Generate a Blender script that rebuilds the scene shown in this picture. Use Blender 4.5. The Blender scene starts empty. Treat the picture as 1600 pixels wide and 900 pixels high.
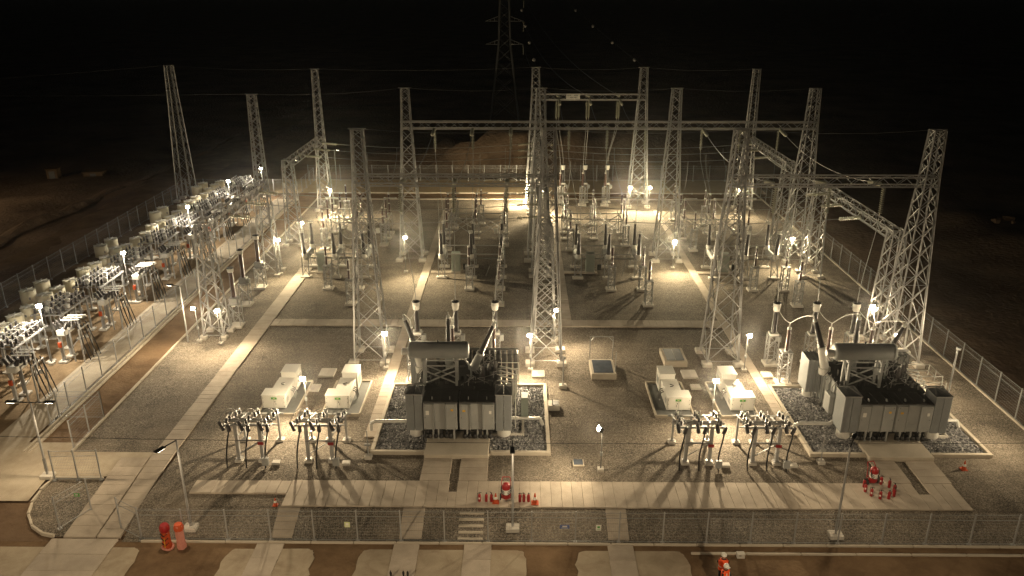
import bpy, math, random
from math import sin, cos, pi, radians, sqrt, atan2
from mathutils import Vector, Matrix
rnd = random.Random(7)
S = bpy.context.scene
C = S.collection
# ---------------------------------------------------------------- camera
cd = bpy.data.cameras.new('camera'); cam = bpy.data.objects.new('camera', cd); C.objects.link(cam)
cam.location = (0, 0, 28); cam.rotation_euler = (radians(90 - 20.6), 0, radians(0.6))
cd.sensor_width = 36; cd.lens = 1244 / 1600 * 36; cd.clip_start = 0.5; cd.clip_end = 20000
S.camera = cam
# ---------------------------------------------------------------- night sky (sun and sky turned far down)
w = bpy.data.worlds.new('World'); S.world = w; w.use_nodes = True
nt = w.node_tree; bg = nt.nodes['Background']
sky = nt.nodes.new('ShaderNodeTexSky'); sky.sky_type = 'NISHITA'; sky.sun_disc = False
sky.sun_elevation = radians(12); sky.sun_rotation = radians(160)
nt.links.new(sky.outputs[0], bg.inputs[0]); bg.inputs[1].default_value = 0.001
S.view_settings.view_transform = 'Standard'; S.view_settings.look = 'None'
S.view_settings.exposure = 0.68; S.view_settings.gamma = 1.0
FLOOD = 2350.0          # watts of one floodlight
STREET = 2100.0        # watts of one street light
WARM = (1.0, 0.79, 0.50)
S.cycles.use_denoising = True; S.cycles.denoising_prefilter = 'NONE'
S.cycles.max_bounces = 4; S.cycles.diffuse_bounces = 2; S.cycles.glossy_bounces = 2
S.cycles.sample_clamp_indirect = 4.0
S.cycles.use_light_tree = True

# ---------------------------------------------------------------- materials
M = {}
def mat(name, col, rough=0.6, metal=0.0, emit=None, strength=0.0, noise=None, bump=None, spec=None, vary=0.0, world=False):
    """noise=(scale, amount, colour2, detail): base colour mottled with colour2"""
    m = bpy.data.materials.new(name); m.use_nodes = True
    n = m.node_tree.nodes; l = m.node_tree.links; b = n['Principled BSDF']
    b.inputs['Base Color'].default_value = (*col, 1); b.inputs['Roughness'].default_value = rough
    b.inputs['Metallic'].default_value = metal
    if spec is not None: b.inputs['Specular IOR Level'].default_value = spec
    tc = n.new('ShaderNodeTexCoord')
    crd = n.new('ShaderNodeNewGeometry').outputs['Position'] if world else tc.outputs['Object']
    src = None
    if noise:
        cols = [(*col, 1), (*noise[2], 1)]
        t = n.new('ShaderNodeTexNoise'); t.inputs['Scale'].default_value = noise[0]
        t.inputs['Detail'].default_value = noise[3] if len(noise) > 3 else 6; t.inputs['Roughness'].default_value = 0.65
        l.new(crd, t.inputs['Vector'])
        r = n.new('ShaderNodeValToRGB'); r.color_ramp.elements[0].position = 0.5 - noise[1] / 2; r.color_ramp.elements[1].position = 0.5 + noise[1] / 2
        r.color_ramp.elements[0].color = cols[0]; r.color_ramp.elements[1].color = cols[1]
        l.new(t.outputs['Fac'], r.inputs['Fac']); src = r.outputs['Color']
    if vary:
        oi = n.new('ShaderNodeObjectInfo'); hs = n.new('ShaderNodeHueSaturation')
        mr = n.new('ShaderNodeMapRange'); mr.inputs['To Min'].default_value = 1 - vary; mr.inputs['To Max'].default_value = 1 + vary
        l.new(oi.outputs['Random'], mr.inputs['Value']); l.new(mr.outputs['Result'], hs.inputs['Value'])
        if src: l.new(src, hs.inputs['Color'])
        else: hs.inputs['Color'].default_value = (*col, 1)
        src = hs.outputs['Color']
    if src: l.new(src, b.inputs['Base Color'])
    if bump:
        t2 = n.new('ShaderNodeTexNoise'); t2.inputs['Scale'].default_value = bump[0]; t2.inputs['Detail'].default_value = 5
        l.new(tc.outputs['Object'], t2.inputs['Vector'])
        bp = n.new('ShaderNodeBump'); bp.inputs['Strength'].default_value = bump[1]; bp.inputs['Distance'].default_value = bump[2] if len(bump) > 2 else 0.02
        l.new(t2.outputs['Fac'], bp.inputs['Height']); l.new(bp.outputs['Normal'], b.inputs['Normal'])
    if emit:
        b.inputs['Emission Color'].default_value = (*emit, 1); b.inputs['Emission Strength'].default_value = strength
    M[name] = m
    return m

def gravel(name, ca, cb, cc, scale, bump=0.6, patch=((0.0, 0.0, 0.0), 0.0), tracks=False):
    """loose stones: Voronoi cells with a colour each, worn patches on top"""
    m = bpy.data.materials.new(name); m.use_nodes = True
    n = m.node_tree.nodes; l = m.node_tree.links; b = n['Principled BSDF']; b.inputs['Roughness'].default_value = 0.9
    b.inputs['Specular IOR Level'].default_value = 0.2
    tc = n.new('ShaderNodeTexCoord')
    v = n.new('ShaderNodeTexVoronoi'); v.inputs['Scale'].default_value = scale; l.new(tc.outputs['Object'], v.inputs['Vector'])
    sp = n.new('ShaderNodeSeparateColor'); l.new(v.outputs['Color'], sp.inputs['Color'])
    r = n.new('ShaderNodeValToRGB'); e = r.color_ramp.elements
    e[0].position = 0.0; e[0].color = (*ca, 1); e[1].position = 1.0; e[1].color = (*cc, 1); k = e.new(0.55); k.color = (*cb, 1)
    l.new(sp.outputs['Red'], r.inputs['Fac'])
    big = n.new('ShaderNodeTexNoise'); big.inputs['Scale'].default_value = 0.22; big.inputs['Detail'].default_value = 6; big.inputs['Roughness'].default_value = 0.6
    l.new(tc.outputs['Object'], big.inputs['Vector'])
    mr = n.new('ShaderNodeMapRange'); mr.inputs['From Min'].default_value = 0.40; mr.inputs['From Max'].default_value = 0.68; mr.inputs['To Max'].default_value = patch[1]
    l.new(big.outputs['Fac'], mr.inputs['Value'])
    mx = n.new('ShaderNodeMix'); mx.data_type = 'RGBA'; l.new(mr.outputs['Result'], mx.inputs['Factor']); l.new(r.outputs['Color'], mx.inputs['A']); mx.inputs['B'].default_value = (*patch[0], 1)
    out = mx.outputs['Result']
    if tracks:
        # rake marks and wheel tracks: a stretched wavy noise, and a few dark damp stains
        mp = n.new('ShaderNodeMapping'); mp.inputs['Scale'].default_value = (0.10, 1.5, 1); mp.inputs['Rotation'].default_value = (0, 0, 0.12); l.new(tc.outputs['Object'], mp.inputs['Vector'])
        tn = n.new('ShaderNodeTexNoise'); tn.inputs['Scale'].default_value = 1.0; tn.inputs['Detail'].default_value = 5; tn.inputs['Distortion'].default_value = 0.8; l.new(mp.outputs['Vector'], tn.inputs['Vector'])
        st_ = n.new('ShaderNodeTexNoise'); st_.inputs['Scale'].default_value = 0.45; st_.inputs['Detail'].default_value = 8; l.new(tc.outputs['Object'], st_.inputs['Vector'])
        r1 = n.new('ShaderNodeMapRange'); r1.inputs['From Min'].default_value = .35; r1.inputs['From Max'].default_value = .65; r1.inputs['To Min'].default_value = .90; r1.inputs['To Max'].default_value = 1.07; l.new(tn.outputs['Fac'], r1.inputs['Value'])
        r2 = n.new('ShaderNodeMapRange'); r2.inputs['From Min'].default_value = .32; r2.inputs['From Max'].default_value = .5; r2.inputs['To Min'].default_value = .72; r2.inputs['To Max'].default_value = 1.0; l.new(st_.outputs['Fac'], r2.inputs['Value'])
        mu = n.new('ShaderNodeMath'); mu.operation = 'MULTIPLY'; l.new(r1.outputs['Result'], mu.inputs[0]); l.new(r2.outputs['Result'], mu.inputs[1])
        hs = n.new('ShaderNodeHueSaturation'); l.new(out, hs.inputs['Color']); l.new(mu.outputs[0], hs.inputs['Value']); out = hs.outputs['Color']
    l.new(out, b.inputs['Base Color'])
    bp = n.new('ShaderNodeBump'); bp.inputs['Strength'].default_value = bump; bp.inputs['Distance'].default_value = 0.05
    l.new(v.outputs['Distance'], bp.inputs['Height']); bp.invert = True; l.new(bp.outputs['Normal'], b.inputs['Normal'])
    M[name] = m

gravel('gravel', (0.065, 0.055, 0.045), (0.175, 0.15, 0.12), (0.37, 0.325, 0.265), 20.0, 0.5, ((0.225, 0.188, 0.145), 0.5), True)
gravel('rock', (0.10, 0.10, 0.105), (0.25, 0.25, 0.255), (0.52, 0.51, 0.50), 9.0, 0.2)
mat('soil', (0.105, 0.066, 0.038), 0.95, noise=(0.4, 0.42, (0.25, 0.168, 0.10), 14), bump=(5, 0.6, 0.08), spec=0.1)
mat('terrain', (0.085, 0.055, 0.036), 0.95, noise=(0.07, 0.35, (0.30, 0.21, 0.14), 14), bump=(2.0, 0.8, 0.25), spec=0.1)
mat('tan_soil', (0.13, 0.088, 0.052), 0.95, noise=(0.45, 0.4, (0.34, 0.25, 0.155), 14), bump=(6, 0.6, 0.07), spec=0.1)
mat('sand', (0.33, 0.25, 0.155), 0.95, noise=(0.5, 0.6, (0.48, 0.38, 0.25), 10), bump=(6, 0.5, 0.06), spec=0.1)
mat('concrete', (0.42, 0.37, 0.30), 0.85, noise=(0.7, 0.5, (0.56, 0.50, 0.41), 10), bump=(20, 0.25, 0.01))
mat('old_concrete', (0.29, 0.235, 0.17), 0.9, noise=(0.4, 0.42, (0.52, 0.455, 0.355), 14), bump=(12, 0.3, 0.01))
mat('slab', (0.32, 0.27, 0.215), 0.85, noise=(0.55, 0.42, (0.52, 0.45, 0.37), 14), bump=(25, 0.25, 0.008), vary=0.06, world=True)
mat('footing', (0.50, 0.47, 0.42), 0.85, noise=(3, 0.5, (0.62, 0.58, 0.52)), vary=0.08)
mat('galv', (0.29, 0.29, 0.29), 0.5, 0.3, noise=(6, 0.6, (0.43, 0.43, 0.425), 4), vary=0.08)
mat('galv_dull', (0.15, 0.15, 0.148), 0.6, 0.2, noise=(4, 0.6, (0.24, 0.24, 0.23), 4), vary=0.08)
mat('wire', (0.30, 0.30, 0.29), 0.45, 0.4)
mat('mesh_wire', (0.30, 0.31, 0.31), 0.5, 0.4)
mat('black_wire', (0.012, 0.012, 0.012), 0.5)
mat('porcelain', (0.060, 0.026, 0.020), 0.28, noise=(5, 0.6, (0.085, 0.040, 0.030)))
mat('dark_rubber', (0.028, 0.024, 0.024), 0.4, noise=(8, 0.6, (0.045, 0.04, 0.04)))
mat('glass_disc', (0.38, 0.375, 0.29), 0.35)
mat('white_paint', (0.74, 0.72, 0.66), 0.45, noise=(2.0, 0.5, (0.80, 0.79, 0.74)), vary=0.04)
mat('white_metal', (0.66, 0.65, 0.61), 0.4, 0.1, noise=(4, 0.6, (0.78, 0.77, 0.73)))
mat('tank_grey', (0.27, 0.285, 0.28), 0.5, 0.05, noise=(1.3, 0.5, (0.34, 0.35, 0.34), 9), bump=(30, 0.1, 0.004))
mat('panel_grey', (0.29, 0.30, 0.295), 0.5, 0.05, noise=(1.1, 0.5, (0.38, 0.385, 0.375), 9))
mat('radiator_grey', (0.235, 0.25, 0.255), 0.5, 0.1, noise=(1.2, 0.5, (0.31, 0.325, 0.33), 8))
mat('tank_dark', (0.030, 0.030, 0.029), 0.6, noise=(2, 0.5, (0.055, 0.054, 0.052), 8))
mat('cabinet_green', (0.25, 0.29, 0.26), 0.5, noise=(2, 0.5, (0.31, 0.35, 0.31)), vary=0.05)
mat('cream', (0.66, 0.60, 0.43), 0.6, noise=(2, 0.5, (0.76, 0.70, 0.52)), vary=0.06)
mat('red', (0.30, 0.014, 0.016), 0.4, vary=0.12)
mat('orange', (0.58, 0.085, 0.015), 0.7, noise=(9, 0.6, (0.42, 0.06, 0.018)), vary=0.05)
mat('pink_mesh', (0.52, 0.17, 0.13), 0.7, noise=(6, 0.7, (0.62, 0.30, 0.24)))
mat('yellow', (0.75, 0.45, 0.05), 0.6)
mat('green_sign', (0.08, 0.34, 0.06), 0.5)
mat('blue_sign', (0.12, 0.17, 0.38), 0.5)
mat('pale_sign', (0.62, 0.66, 0.36), 0.5)
mat('dark_cover', (0.06, 0.075, 0.10), 0.25, noise=(2, 0.4, (0.10, 0.115, 0.14)))
mat('pit_grey', (0.10, 0.105, 0.10), 0.8, noise=(2, 0.5, (0.16, 0.165, 0.16)))
mat('black', (0.014, 0.014, 0.014), 0.5)
mat('trouser', (0.02, 0.018, 0.022), 0.9)
mat('skin', (0.36, 0.19, 0.12), 0.6)
mat('hi_vis', (0.95, 0.11, 0.015), 0.7, noise=(12, 0.7, (0.82, 0.08, 0.012)))
mat('reflective', (0.7, 0.7, 0.62), 0.4)
mat('lens', (1, 0.9, 0.7), 0.3, emit=(1.0, 0.86, 0.62), strength=90.0)
mat('lens_down', (1, 0.9, 0.7), 0.3, emit=(1.0, 0.88, 0.66), strength=14.0)
mat('housing', (0.03, 0.03, 0.03), 0.5)

# street aprons: concrete with soil washed over it
m_ = mat('apron', (0.30, 0.245, 0.175), 0.9, noise=(0.55, 0.5, (0.46, 0.39, 0.29), 14), bump=(10, 0.4, 0.015)); n_ = m_.node_tree.nodes; l_ = m_.node_tree.links; b_ = n_['Principled BSDF']
t_ = n_.new('ShaderNodeTexNoise'); t_.inputs['Scale'].default_value = 0.8; t_.inputs['Detail'].default_value = 14; t_.inputs['Roughness'].default_value = .72; t_.inputs['Distortion'].default_value = .6
tc_ = n_.new('ShaderNodeTexCoord'); l_.new(tc_.outputs['Object'], t_.inputs['Vector']); q_ = n_.new('ShaderNodeMapRange'); q_.inputs['From Min'].default_value = .47; q_.inputs['From Max'].default_value = .85; q_.inputs['To Max'].default_value = .8; l_.new(t_.outputs['Fac'], q_.inputs['Value'])
x_ = n_.new('ShaderNodeMix'); x_.data_type = 'RGBA'; l_.new(q_.outputs['Result'], x_.inputs['Factor']); l_.new(b_.inputs['Base Color'].links[0].from_socket, x_.inputs['A']); x_.inputs['B'].default_value = (.17, .11, .065, 1); l_.new(x_.outputs['Result'], b_.inputs['Base Color'])

# ---------------------------------------------------------------- mesh helpers
class MB:
    def __init__(s): s.v = []; s.f = []; s.sm = []
    def add(s, vs, fs, smooth=False):
        o = len(s.v); s.v += [tuple(p) for p in vs]; s.f += [tuple(i + o for i in f) for f in fs]; s.sm += [smooth] * len(fs); return s
    def box(s, c, d, rz=0.0, mat3=None, ch=0.0):
        hx, hy, hz = d[0] / 2, d[1] / 2, d[2] / 2
        if ch:
            ch = min(ch, hx * .9, hy * .9, hz * .9); vs = []; ix = {}
            for sx in (-1, 1):
                for sy in (-1, 1):
                    for sz in (-1, 1):
                        ix[sx, sy, sz] = len(vs)
                        vs += [(sx * hx, sy * (hy - ch), sz * (hz - ch)), (sx * (hx - ch), sy * hy, sz * (hz - ch)), (sx * (hx - ch), sy * (hy - ch), sz * hz)]
            fs = []
            for a in (-1, 1):
                q = [ix[a, -1, -1], ix[a, 1, -1], ix[a, 1, 1], ix[a, -1, 1]]; fs.append(q if a > 0 else q[::-1])
                q = [ix[-1, a, -1] + 1, ix[1, a, -1] + 1, ix[1, a, 1] + 1, ix[-1, a, 1] + 1]; fs.append(q[::-1] if a > 0 else q)
                q = [ix[-1, -1, a] + 2, ix[1, -1, a] + 2, ix[1, 1, a] + 2, ix[-1, 1, a] + 2]; fs.append(q if a > 0 else q[::-1])
                for b_ in (-1, 1):
                    q = [ix[a, b_, -1], ix[a, b_, 1], ix[a, b_, 1] + 1, ix[a, b_, -1] + 1]; fs.append(q if a * b_ > 0 else q[::-1])
                    q = [ix[a, -1, b_], ix[a, 1, b_], ix[a, 1, b_] + 2, ix[a, -1, b_] + 2]; fs.append(q[::-1] if a * b_ > 0 else q)
                    q = [ix[-1, a, b_] + 1, ix[1, a, b_] + 1, ix[1, a, b_] + 2, ix[-1, a, b_] + 2]; fs.append(q if a * b_ < 0 else q[::-1])
            for k, i in ix.items():
                q = (i, i + 1, i + 2); fs.append(q if k[0] * k[1] * k[2] > 0 else q[::-1])
        else:
            vs = [(x, y, z) for x in (-hx, hx) for y in (-hy, hy) for z in (-hz, hz)]
            fs = [(0, 1, 3, 2), (4, 6, 7, 5), (0, 4, 5, 1), (2, 3, 7, 6), (0, 2, 6, 4), (1, 5, 7, 3)]
        R = mat3 or Matrix.Rotation(rz, 3, 'Z'); c = Vector(c)
        return s.add([c + R @ Vector(v) for v in vs], fs)
    def bar(s, a, b, w, h=None):
        a = Vector(a); b = Vector(b); d = b - a; L = d.length
        if L < 1e-6: return s
        q = d.to_track_quat('Z', 'Y').to_matrix()
        return s.box((a + b) / 2, (w, h or w, L), mat3=q)
    def angle(s, a, b, w, t=0.012):
        """a steel angle section: two thin legs at right angles"""
        a = Vector(a); b = Vector(b); d = b - a
        q = d.to_track_quat('Z', 'Y').to_matrix(); m = (a + b) / 2; L = d.length
        s.box(m + q @ Vector((0, -w / 2, 0)), (w, t, L), mat3=q); s.box(m + q @ Vector((-w / 2, 0, 0)), (t, w, L), mat3=q); return s
    def tube(s, a, b, r0, r1=None, n=8, caps=True):
        r1 = r0 if r1 is None else r1; a = Vector(a); b = Vector(b)
        q = (b - a).to_track_quat('Z', 'Y').to_matrix(); vs = []
        for p, r in ((a, r0), (b, r1)):
            vs += [p + q @ Vector((r * cos(2 * pi * i / n), r * sin(2 * pi * i / n), 0)) for i in range(n)]
        s.add(vs, [(i, (i + 1) % n, n + (i + 1) % n, n + i) for i in range(n)], True)
        if caps: s.add(vs[:n], [tuple(range(n))[::-1]]); s.add(vs[n:], [tuple(range(n))])
        return s
    def lathe(s, prof, o=(0, 0, 0), n=10, axis=None, smooth=True):
        q = Matrix.Identity(3) if axis is None else Vector(axis).to_track_quat('Z', 'Y').to_matrix(); o = Vector(o); vs = []
        for r, z in prof: vs += [o + q @ Vector((r * cos(2 * pi * i / n), r * sin(2 * pi * i / n), z)) for i in range(n)]
        fs = [(k * n + i, k * n + (i + 1) % n, (k + 1) * n + (i + 1) % n, (k + 1) * n + i) for k in range(len(prof) - 1) for i in range(n)]
        s.add(vs, fs, smooth); s.add(vs[:n], [tuple(range(n))[::-1]]); s.add(vs[-n:], [tuple(range(n))]); return s
    def path(s, pts, r, n=5):
        for i in range(len(pts) - 1): s.tube(pts[i], pts[i + 1], r, r, n, i in (0, len(pts) - 2))
        return s
    def mesh(s, name, m):
        me = bpy.data.meshes.new(name); me.from_pydata(s.v, [], s.f); me.materials.append(M[m])
        me.polygons.foreach_set('use_smooth', s.sm); me.update(); return me
    def build(s, name, m, parent=None, loc=None, rz=0.0): return inst(s.mesh(name, m), name, parent, loc, rz)

def inst(me, name, parent=None, loc=None, rz=0.0, rot=None):
    o = bpy.data.objects.new(name, me); C.objects.link(o); o.parent = parent
    if loc is not None: o.location = loc
    if rot is not None: o.rotation_euler = rot
    elif rz: o.rotation_euler = (0, 0, rz)
    return o
def tag(o, label, cat, group=None):
    o['label'] = label; o['category'] = cat
    if group: o['group'] = group
    return o
def thing(name, label, cat, loc=(0, 0, 0), rz=0.0, group=None):
    o = bpy.data.objects.new(name, None); C.objects.link(o); o.location = loc; o.rotation_euler = (0, 0, rz); o.empty_display_size = 0.2
    return tag(o, label, cat, group)
def struct(o): o['kind'] = 'structure'; return o
KIDS = {}
def copy_tree(o, parent=None):
    c = o.copy(); C.objects.link(c); c.parent = parent
    for ch in list(o.children): copy_tree(ch, c)
    return c
def dup(o, label, loc, rz=0.0, group=None):
    c = copy_tree(o); c.location = loc; c.rotation_euler = (0, 0, rz); c['label'] = label
    if group: c['group'] = group
    return c
def sag(a, b, s_, n=14):
    a = Vector(a); b = Vector(b); return [a.lerp(b, i / n) - Vector((0, 0, 4 * s_ * (i / n) * (1 - i / n))) for i in range(n + 1)]
def bez(a, b, c, d, n=10):
    a, b, c, d = map(Vector, (a, b, c, d)); return [(1 - t) ** 3 * a + 3 * (1 - t) ** 2 * t * b + 3 * (1 - t) * t * t * c + t ** 3 * d for t in [i / n for i in range(n + 1)]]

# ---------------------------------------------------------------- ground
def h(x, y):
    y1 = 43.5 if x < -21.95 else 38.35
    t = min(1, max(0, (y - 36.25) / (y1 - 36.25))); return -0.6 * (1 - t)
def bumps(x, y):
    z = 0
    for cx, cy, rx, ry, hh in ((-9, 134, 9, 5, 3.2), (-1, 137, 8, 5, 3.8), (9, 136, 8, 5, 3.2), (19, 139, 9, 5, 4.0), (-20, 138, 7, 4, 2.0), (29, 142, 8, 5, 2.6), (-70, 92, 5, 30, .9), (-58, 118, 4, 16, .7), (66, 88, 9, 5, 1.6), (77, 80, 6, 4, 1.3), (58, 100, 5, 4, 1.2), (85, 92, 8, 5, 1.8)):
        z += hh * math.exp(-((x - cx) / rx) ** 2 - ((y - cy) / ry) ** 2) * (1 + .22 * sin(x * 1.7 + y) + .15 * sin(x * 3.1 - y * 2.3))
    return z
def grid(name, xs, ys, zf, m, parent=None):
    nx = len(xs); b = MB()
    b.add([(x, y, zf(x, y)) for y in ys for x in xs], [(j * nx + i, j * nx + i + 1, (j + 1) * nx + i + 1, (j + 1) * nx + i) for j in range(len(ys) - 1) for i in range(nx - 1)], True)
    return b.build(name, m, parent)
def frange(a, b, s_): return [a + i * (b - a) / max(1, round((b - a) / s_)) for i in range(max(1, round((b - a) / s_)) + 1)]
def sheet(name, x0, x1, y0, y1, dz, m, parent=None):
    ys = sorted({y0, y1, *[y for y in (36.25, 38.35, 43.5) if y0 < y < y1]})
    xm = (x0 + x1) / 2
    return grid(name, [x0, x1], ys, lambda x, y: h(xm, y) + dz, m, parent)
xs = [-9000, -3000, -900, -500, -300, -200] + frange(-140, 140, 2.5) + [200, 300, 500, 900, 3000, 9000]
ys = [-60, -20, 10] + sorted(frange(24, 35, 2.75) + [36.25, 37.3, 38.35, 40, 41.7, 43.5] + frange(46, 200, 2.5)) + [240, 300, 420, 700, 1200, 2500, 6000, 14000]
def terr(x, y):
    z = h(x, y) - 0.10
    if not (-49 < x < 36 and 20 < y < 123): z += 0.15 * sin(x * .31 + y * .17) * sin(y * .23 - x * .11) - .1 + bumps(x, y)
    if x < -52 and y > 20: z -= min(0.9, (-52 - x) * .12)
    return z
struct(grid('ground', xs, ys, terr, 'terrain'))
struct(sheet('gravel_yard', -21.95, 34.2, 36.0, 110, 0, 'gravel'))
struct(sheet('gravel_verge', -28.75, -21.95, 44.06, 110, 0, 'gravel'))
ip = [(-25.4, 41.3), (-28.6, 41.3), (-28.75, 40.2), (-28.65, 39.1), (-28.3, 38.1), (-27.6, 37.2), (-26.7, 36.6), (-25.9, 36.4), (-25.4, 36.4)]
ib = MB(); ib.add([(x, y, h(x, y)) for x, y in ip] + [(-25.4, y, h(-25.4, y)) for y in (37.2, 38.1, 39.1, 40.2)], [(0, 1, 2, 12), (12, 2, 3, 11), (11, 3, 4, 10), (10, 4, 5, 9), (9, 5, 6, 7, 8)]); struct(ib.build('gravel_island', 'gravel'))
struct(sheet('dirt_road', -31.5, -28.95, 47.0, 110.2, -0.03, 'soil'))
struct(sheet('dirt_road', -31.5, 34.2, 110.25, 113.7, -0.02, 'soil'))
struct(sheet('sand_strip', -40, 36, 113.8, 123, -0.04, 'sand'))
struct(sheet('sand_yard', -47.8, -34.85, 45.2, 110, -0.03, 'tan_soil'))
struct(sheet('footpath', -34.85, -32.3, 44.0, 110, 0.03, 'old_concrete'))
struct(sheet('concrete_pad', -46, -29.0, 39.3, 45.2, 0.025, 'old_concrete'))
struct(sheet('concrete_pad', -29.0, -23.4, 41.55, 44.05, 0.045, 'old_concrete'))
struct(grid('dirt_track', [-58.5, -56.5, -54, -51.5, -49.5], frange(30, 190, 4), lambda x, y: terr(x + 2.2 * sin(y * .05), y) + .16 + .05 * sin(x * 2.1), 'soil'))
# rough bank beside the dirt track, shaped to cast the ditch's dark line
bk = MB(); sec = ((-1.6, 0), (-.9, .45), (-.2, .85), (.25, .8), (.5, .1), (.7, -.1)); bys = frange(40, 170, 1.1)
for y in bys:
    cx = -60.8 + 2.3 * sin(y * .052) + .5 * sin(y * .31); k = max(.12, .62 + .4 * sin(y * .13 + 1) + .25 * sin(y * .71))
    bk.v += [(cx + dx * (.8 + .4 * k) + rnd.uniform(-.15, .15), y + rnd.uniform(-.2, .2), terr(cx, y) + dz * k + rnd.uniform(-.06, .06)) for dx, dz in sec]
for j in range(len(bys) - 1):
    for i in range(len(sec) - 1): bk.f.append((j * 6 + i, j * 6 + i + 1, j * 6 + 7 + i, j * 6 + 6 + i)); bk.sm.append(False)
struct(bk.build('ditch_shadow_bank', 'terrain'))
struct(sheet('dirt_verge', -46, 40, 20, 36.0, -0.02, 'soil'))
for x0, x1 in ((-48, -20.6), (-15.7, -11.1), (-8.5, .3), (3.2, 8.9)):
    # rounded-corner apron
    b = MB(); pts = []
    for (cx, cy, a0) in ((x1 - .4, 35.1, 0), (x0 + .4, 35.1, 90)):
        pts += [(cx + .4 * cos(radians(a0 + k * 15)), cy + .4 * sin(radians(a0 + k * 15))) for k in range(7)]
    pts += [(x0 - .1 + .05 * sin(k * 2.3 + x0) + rnd.uniform(-.05, .05), 34.8 - k * .45) for k in range(24)] + [(x1 + .1 + .05 * sin(k * 1.9 + x1) + rnd.uniform(-.05, .05), 24.45 + k * .45) for k in range(24)]
    pts = [(x + rnd.uniform(-.04, .04), y + rnd.uniform(-.04, .04)) for x, y in pts]
    b.add([(x, y, -.585) for x, y in pts], [tuple(range(len(pts)))]); struct(b.build('concrete_apron', 'apron'))

# slabs laid across a path; each slab is a piece of its own
SLABS = {}
def slab_mesh(a, b_, t):
    k = (round(a, 3), round(b_, 3), t)
    if k not in SLABS: SLABS[k] = MB().box((0, 0, -t / 2), (a, b_, t), ch=.012).mesh('slab', 'slab')
    return SLABS[k]
def slab_path(name, axis, a0, a1, c0, c1, pitch, top=0.10, t=0.14, par=None):
    """axis 'x': slabs follow one another along x from a0 to a1, spanning c0..c1 in y"""
    p = par or struct(bpy.data.objects.new(name, None))
    if par is None: C.objects.link(p)
    n = max(1, round((a1 - a0) / pitch)); st = (a1 - a0) / n
    for i in range(n):
        a = a0 + (i + .5) * st; c = (c0 + c1) / 2
        j = rnd.uniform(-.006, .006)
        if axis == 'x': inst(slab_mesh(st - .011, c1 - c0, t), 'slab', p, (a, c + rnd.uniform(-.01, .01), h(a, c) + top + j))
        else:
            zz = [h(c, a - st / 2), h(c, a + st / 2)]
            inst(slab_mesh(c1 - c0, st - .011, t), 'slab', p, (c + rnd.uniform(-.01, .01), a, sum(zz) / 2 + top + j), rot=(atan2(zz[1] - zz[0], st), 0, rnd.uniform(-.004, .004)))
    return p
slab_path('trench_path', 'y', 36.3, 80.2, -23.45, -22.15, .62)
slab_path('trench_path', 'y', 46.0, 104, -10.33, -9.5, .62)
slab_path('trench_path', 'y', 66.2, 104, 3.75, 4.65, .62)
slab_path('trench_path', 'y', 46.5, 104, 17.85, 18.6, .62)
p = slab_path('trench_path', 'x', -22.1, 17.8, 64.68, 66.12, .62, top=.094)
for bx in (-19.05, -5.0, 9.05, 23.05):
    slab_path('cabinet_path', 'x', bx - 4.4 if bx > -10 else bx - 3.0, bx - .9, 78.75, 79.45, .6, top=.088)
p = slab_path('front_trench_path', 'x', -19.55, -13.75, 39.65, 40.92, .62)
slab_path('', 'x', -13.73, -4.2, 38.45, 41.0, .62, par=p); slab_path('', 'x', -4.2, -3.7, 38.45, 39.9, .5, par=p)
slab_path('', 'x', -3.7, 23.6, 38.45, 41.0, .62, par=p); slab_path('', 'x', 23.6, 24.3, 38.45, 39.9, .7, par=p); slab_path('', 'x', 24.3, 26.0, 38.45, 41.0, .57, par=p)
for x0, x1 in ((-6.02, -4.25), (-3.68, -1.95), (22.1, 23.68), (24.33, 26.1)): slab_path('rail_path', 'y', 41.03, 43.9, x0, x1, .72)
for x0, x1 in ((-13.8, -12.6), (-6.65, -5.4), (4.95, 6.12)): slab_path('ramp_path', 'y', 36.35, 38.42, x0, x1, .52, top=.06)
for x0, x1 in ((-14.4, -12.9), (-6.85, -5.45), (-3.0, -1.5), (4.85, 6.25)): slab_path('street_path', 'y', 28, 36.05, x0, x1, 1.3, top=.05)
p = slab_path('entry_path', 'y', 28.4, 36.2, -25.9, -22.2, 1.25, top=.06)
slab_path('', 'y', 36.3, 43.4, -25.35, -23.55, .9, top=.085, par=p)
# steps down to the street
st = thing('steps', 'short flight of pale concrete steps down to the street path', 'steps')
for i in range(5): MB().box((-2.7, 38.2 - i * .42, -.06 - i * .12 - .2), (1.4, .44, .42), ch=.02).build('step', 'concrete', st)

KERB = MB().box((0, 0, 0), (1, .14, .22), ch=.02).mesh('kerb_stone', 'concrete')
def kerb(p0, p1, L=2.4, dz=.02, name='kerb'):
    p = struct(bpy.data.objects.new(name, None)); C.objects.link(p)
    a = Vector(p0); b = Vector(p1); n = max(1, round((b - a).length / L)); d = (b - a) / n
    for i in range(n):
        m = a + d * (i + .5); o = inst(KERB, 'kerb_stone', p, (m.x, m.y, h(m.x, m.y) + dz), rz=atan2(d.y, d.x)); o.scale = (d.length - .03, 1, 1)
    return p
kerb((-28.85, 44.2), (-28.85, 110)); kerb((-31.6, 44), (-31.6, 110)); kerb((-31.95, 44), (-31.95, 110)); kerb((-28.8, 110.1), (34.2, 110.1)); kerb((-31, 113.75), (34, 113.75))
kerb((-28.6, 41.4), (-25.5, 41.4)); kerb((-20.9, 36.05), (31, 36.05), dz=-.02); kerb((9.3, 35.35), (36, 35.35), 2.9, dz=-.03); kerb((34.25, 36), (34.25, 122))
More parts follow.
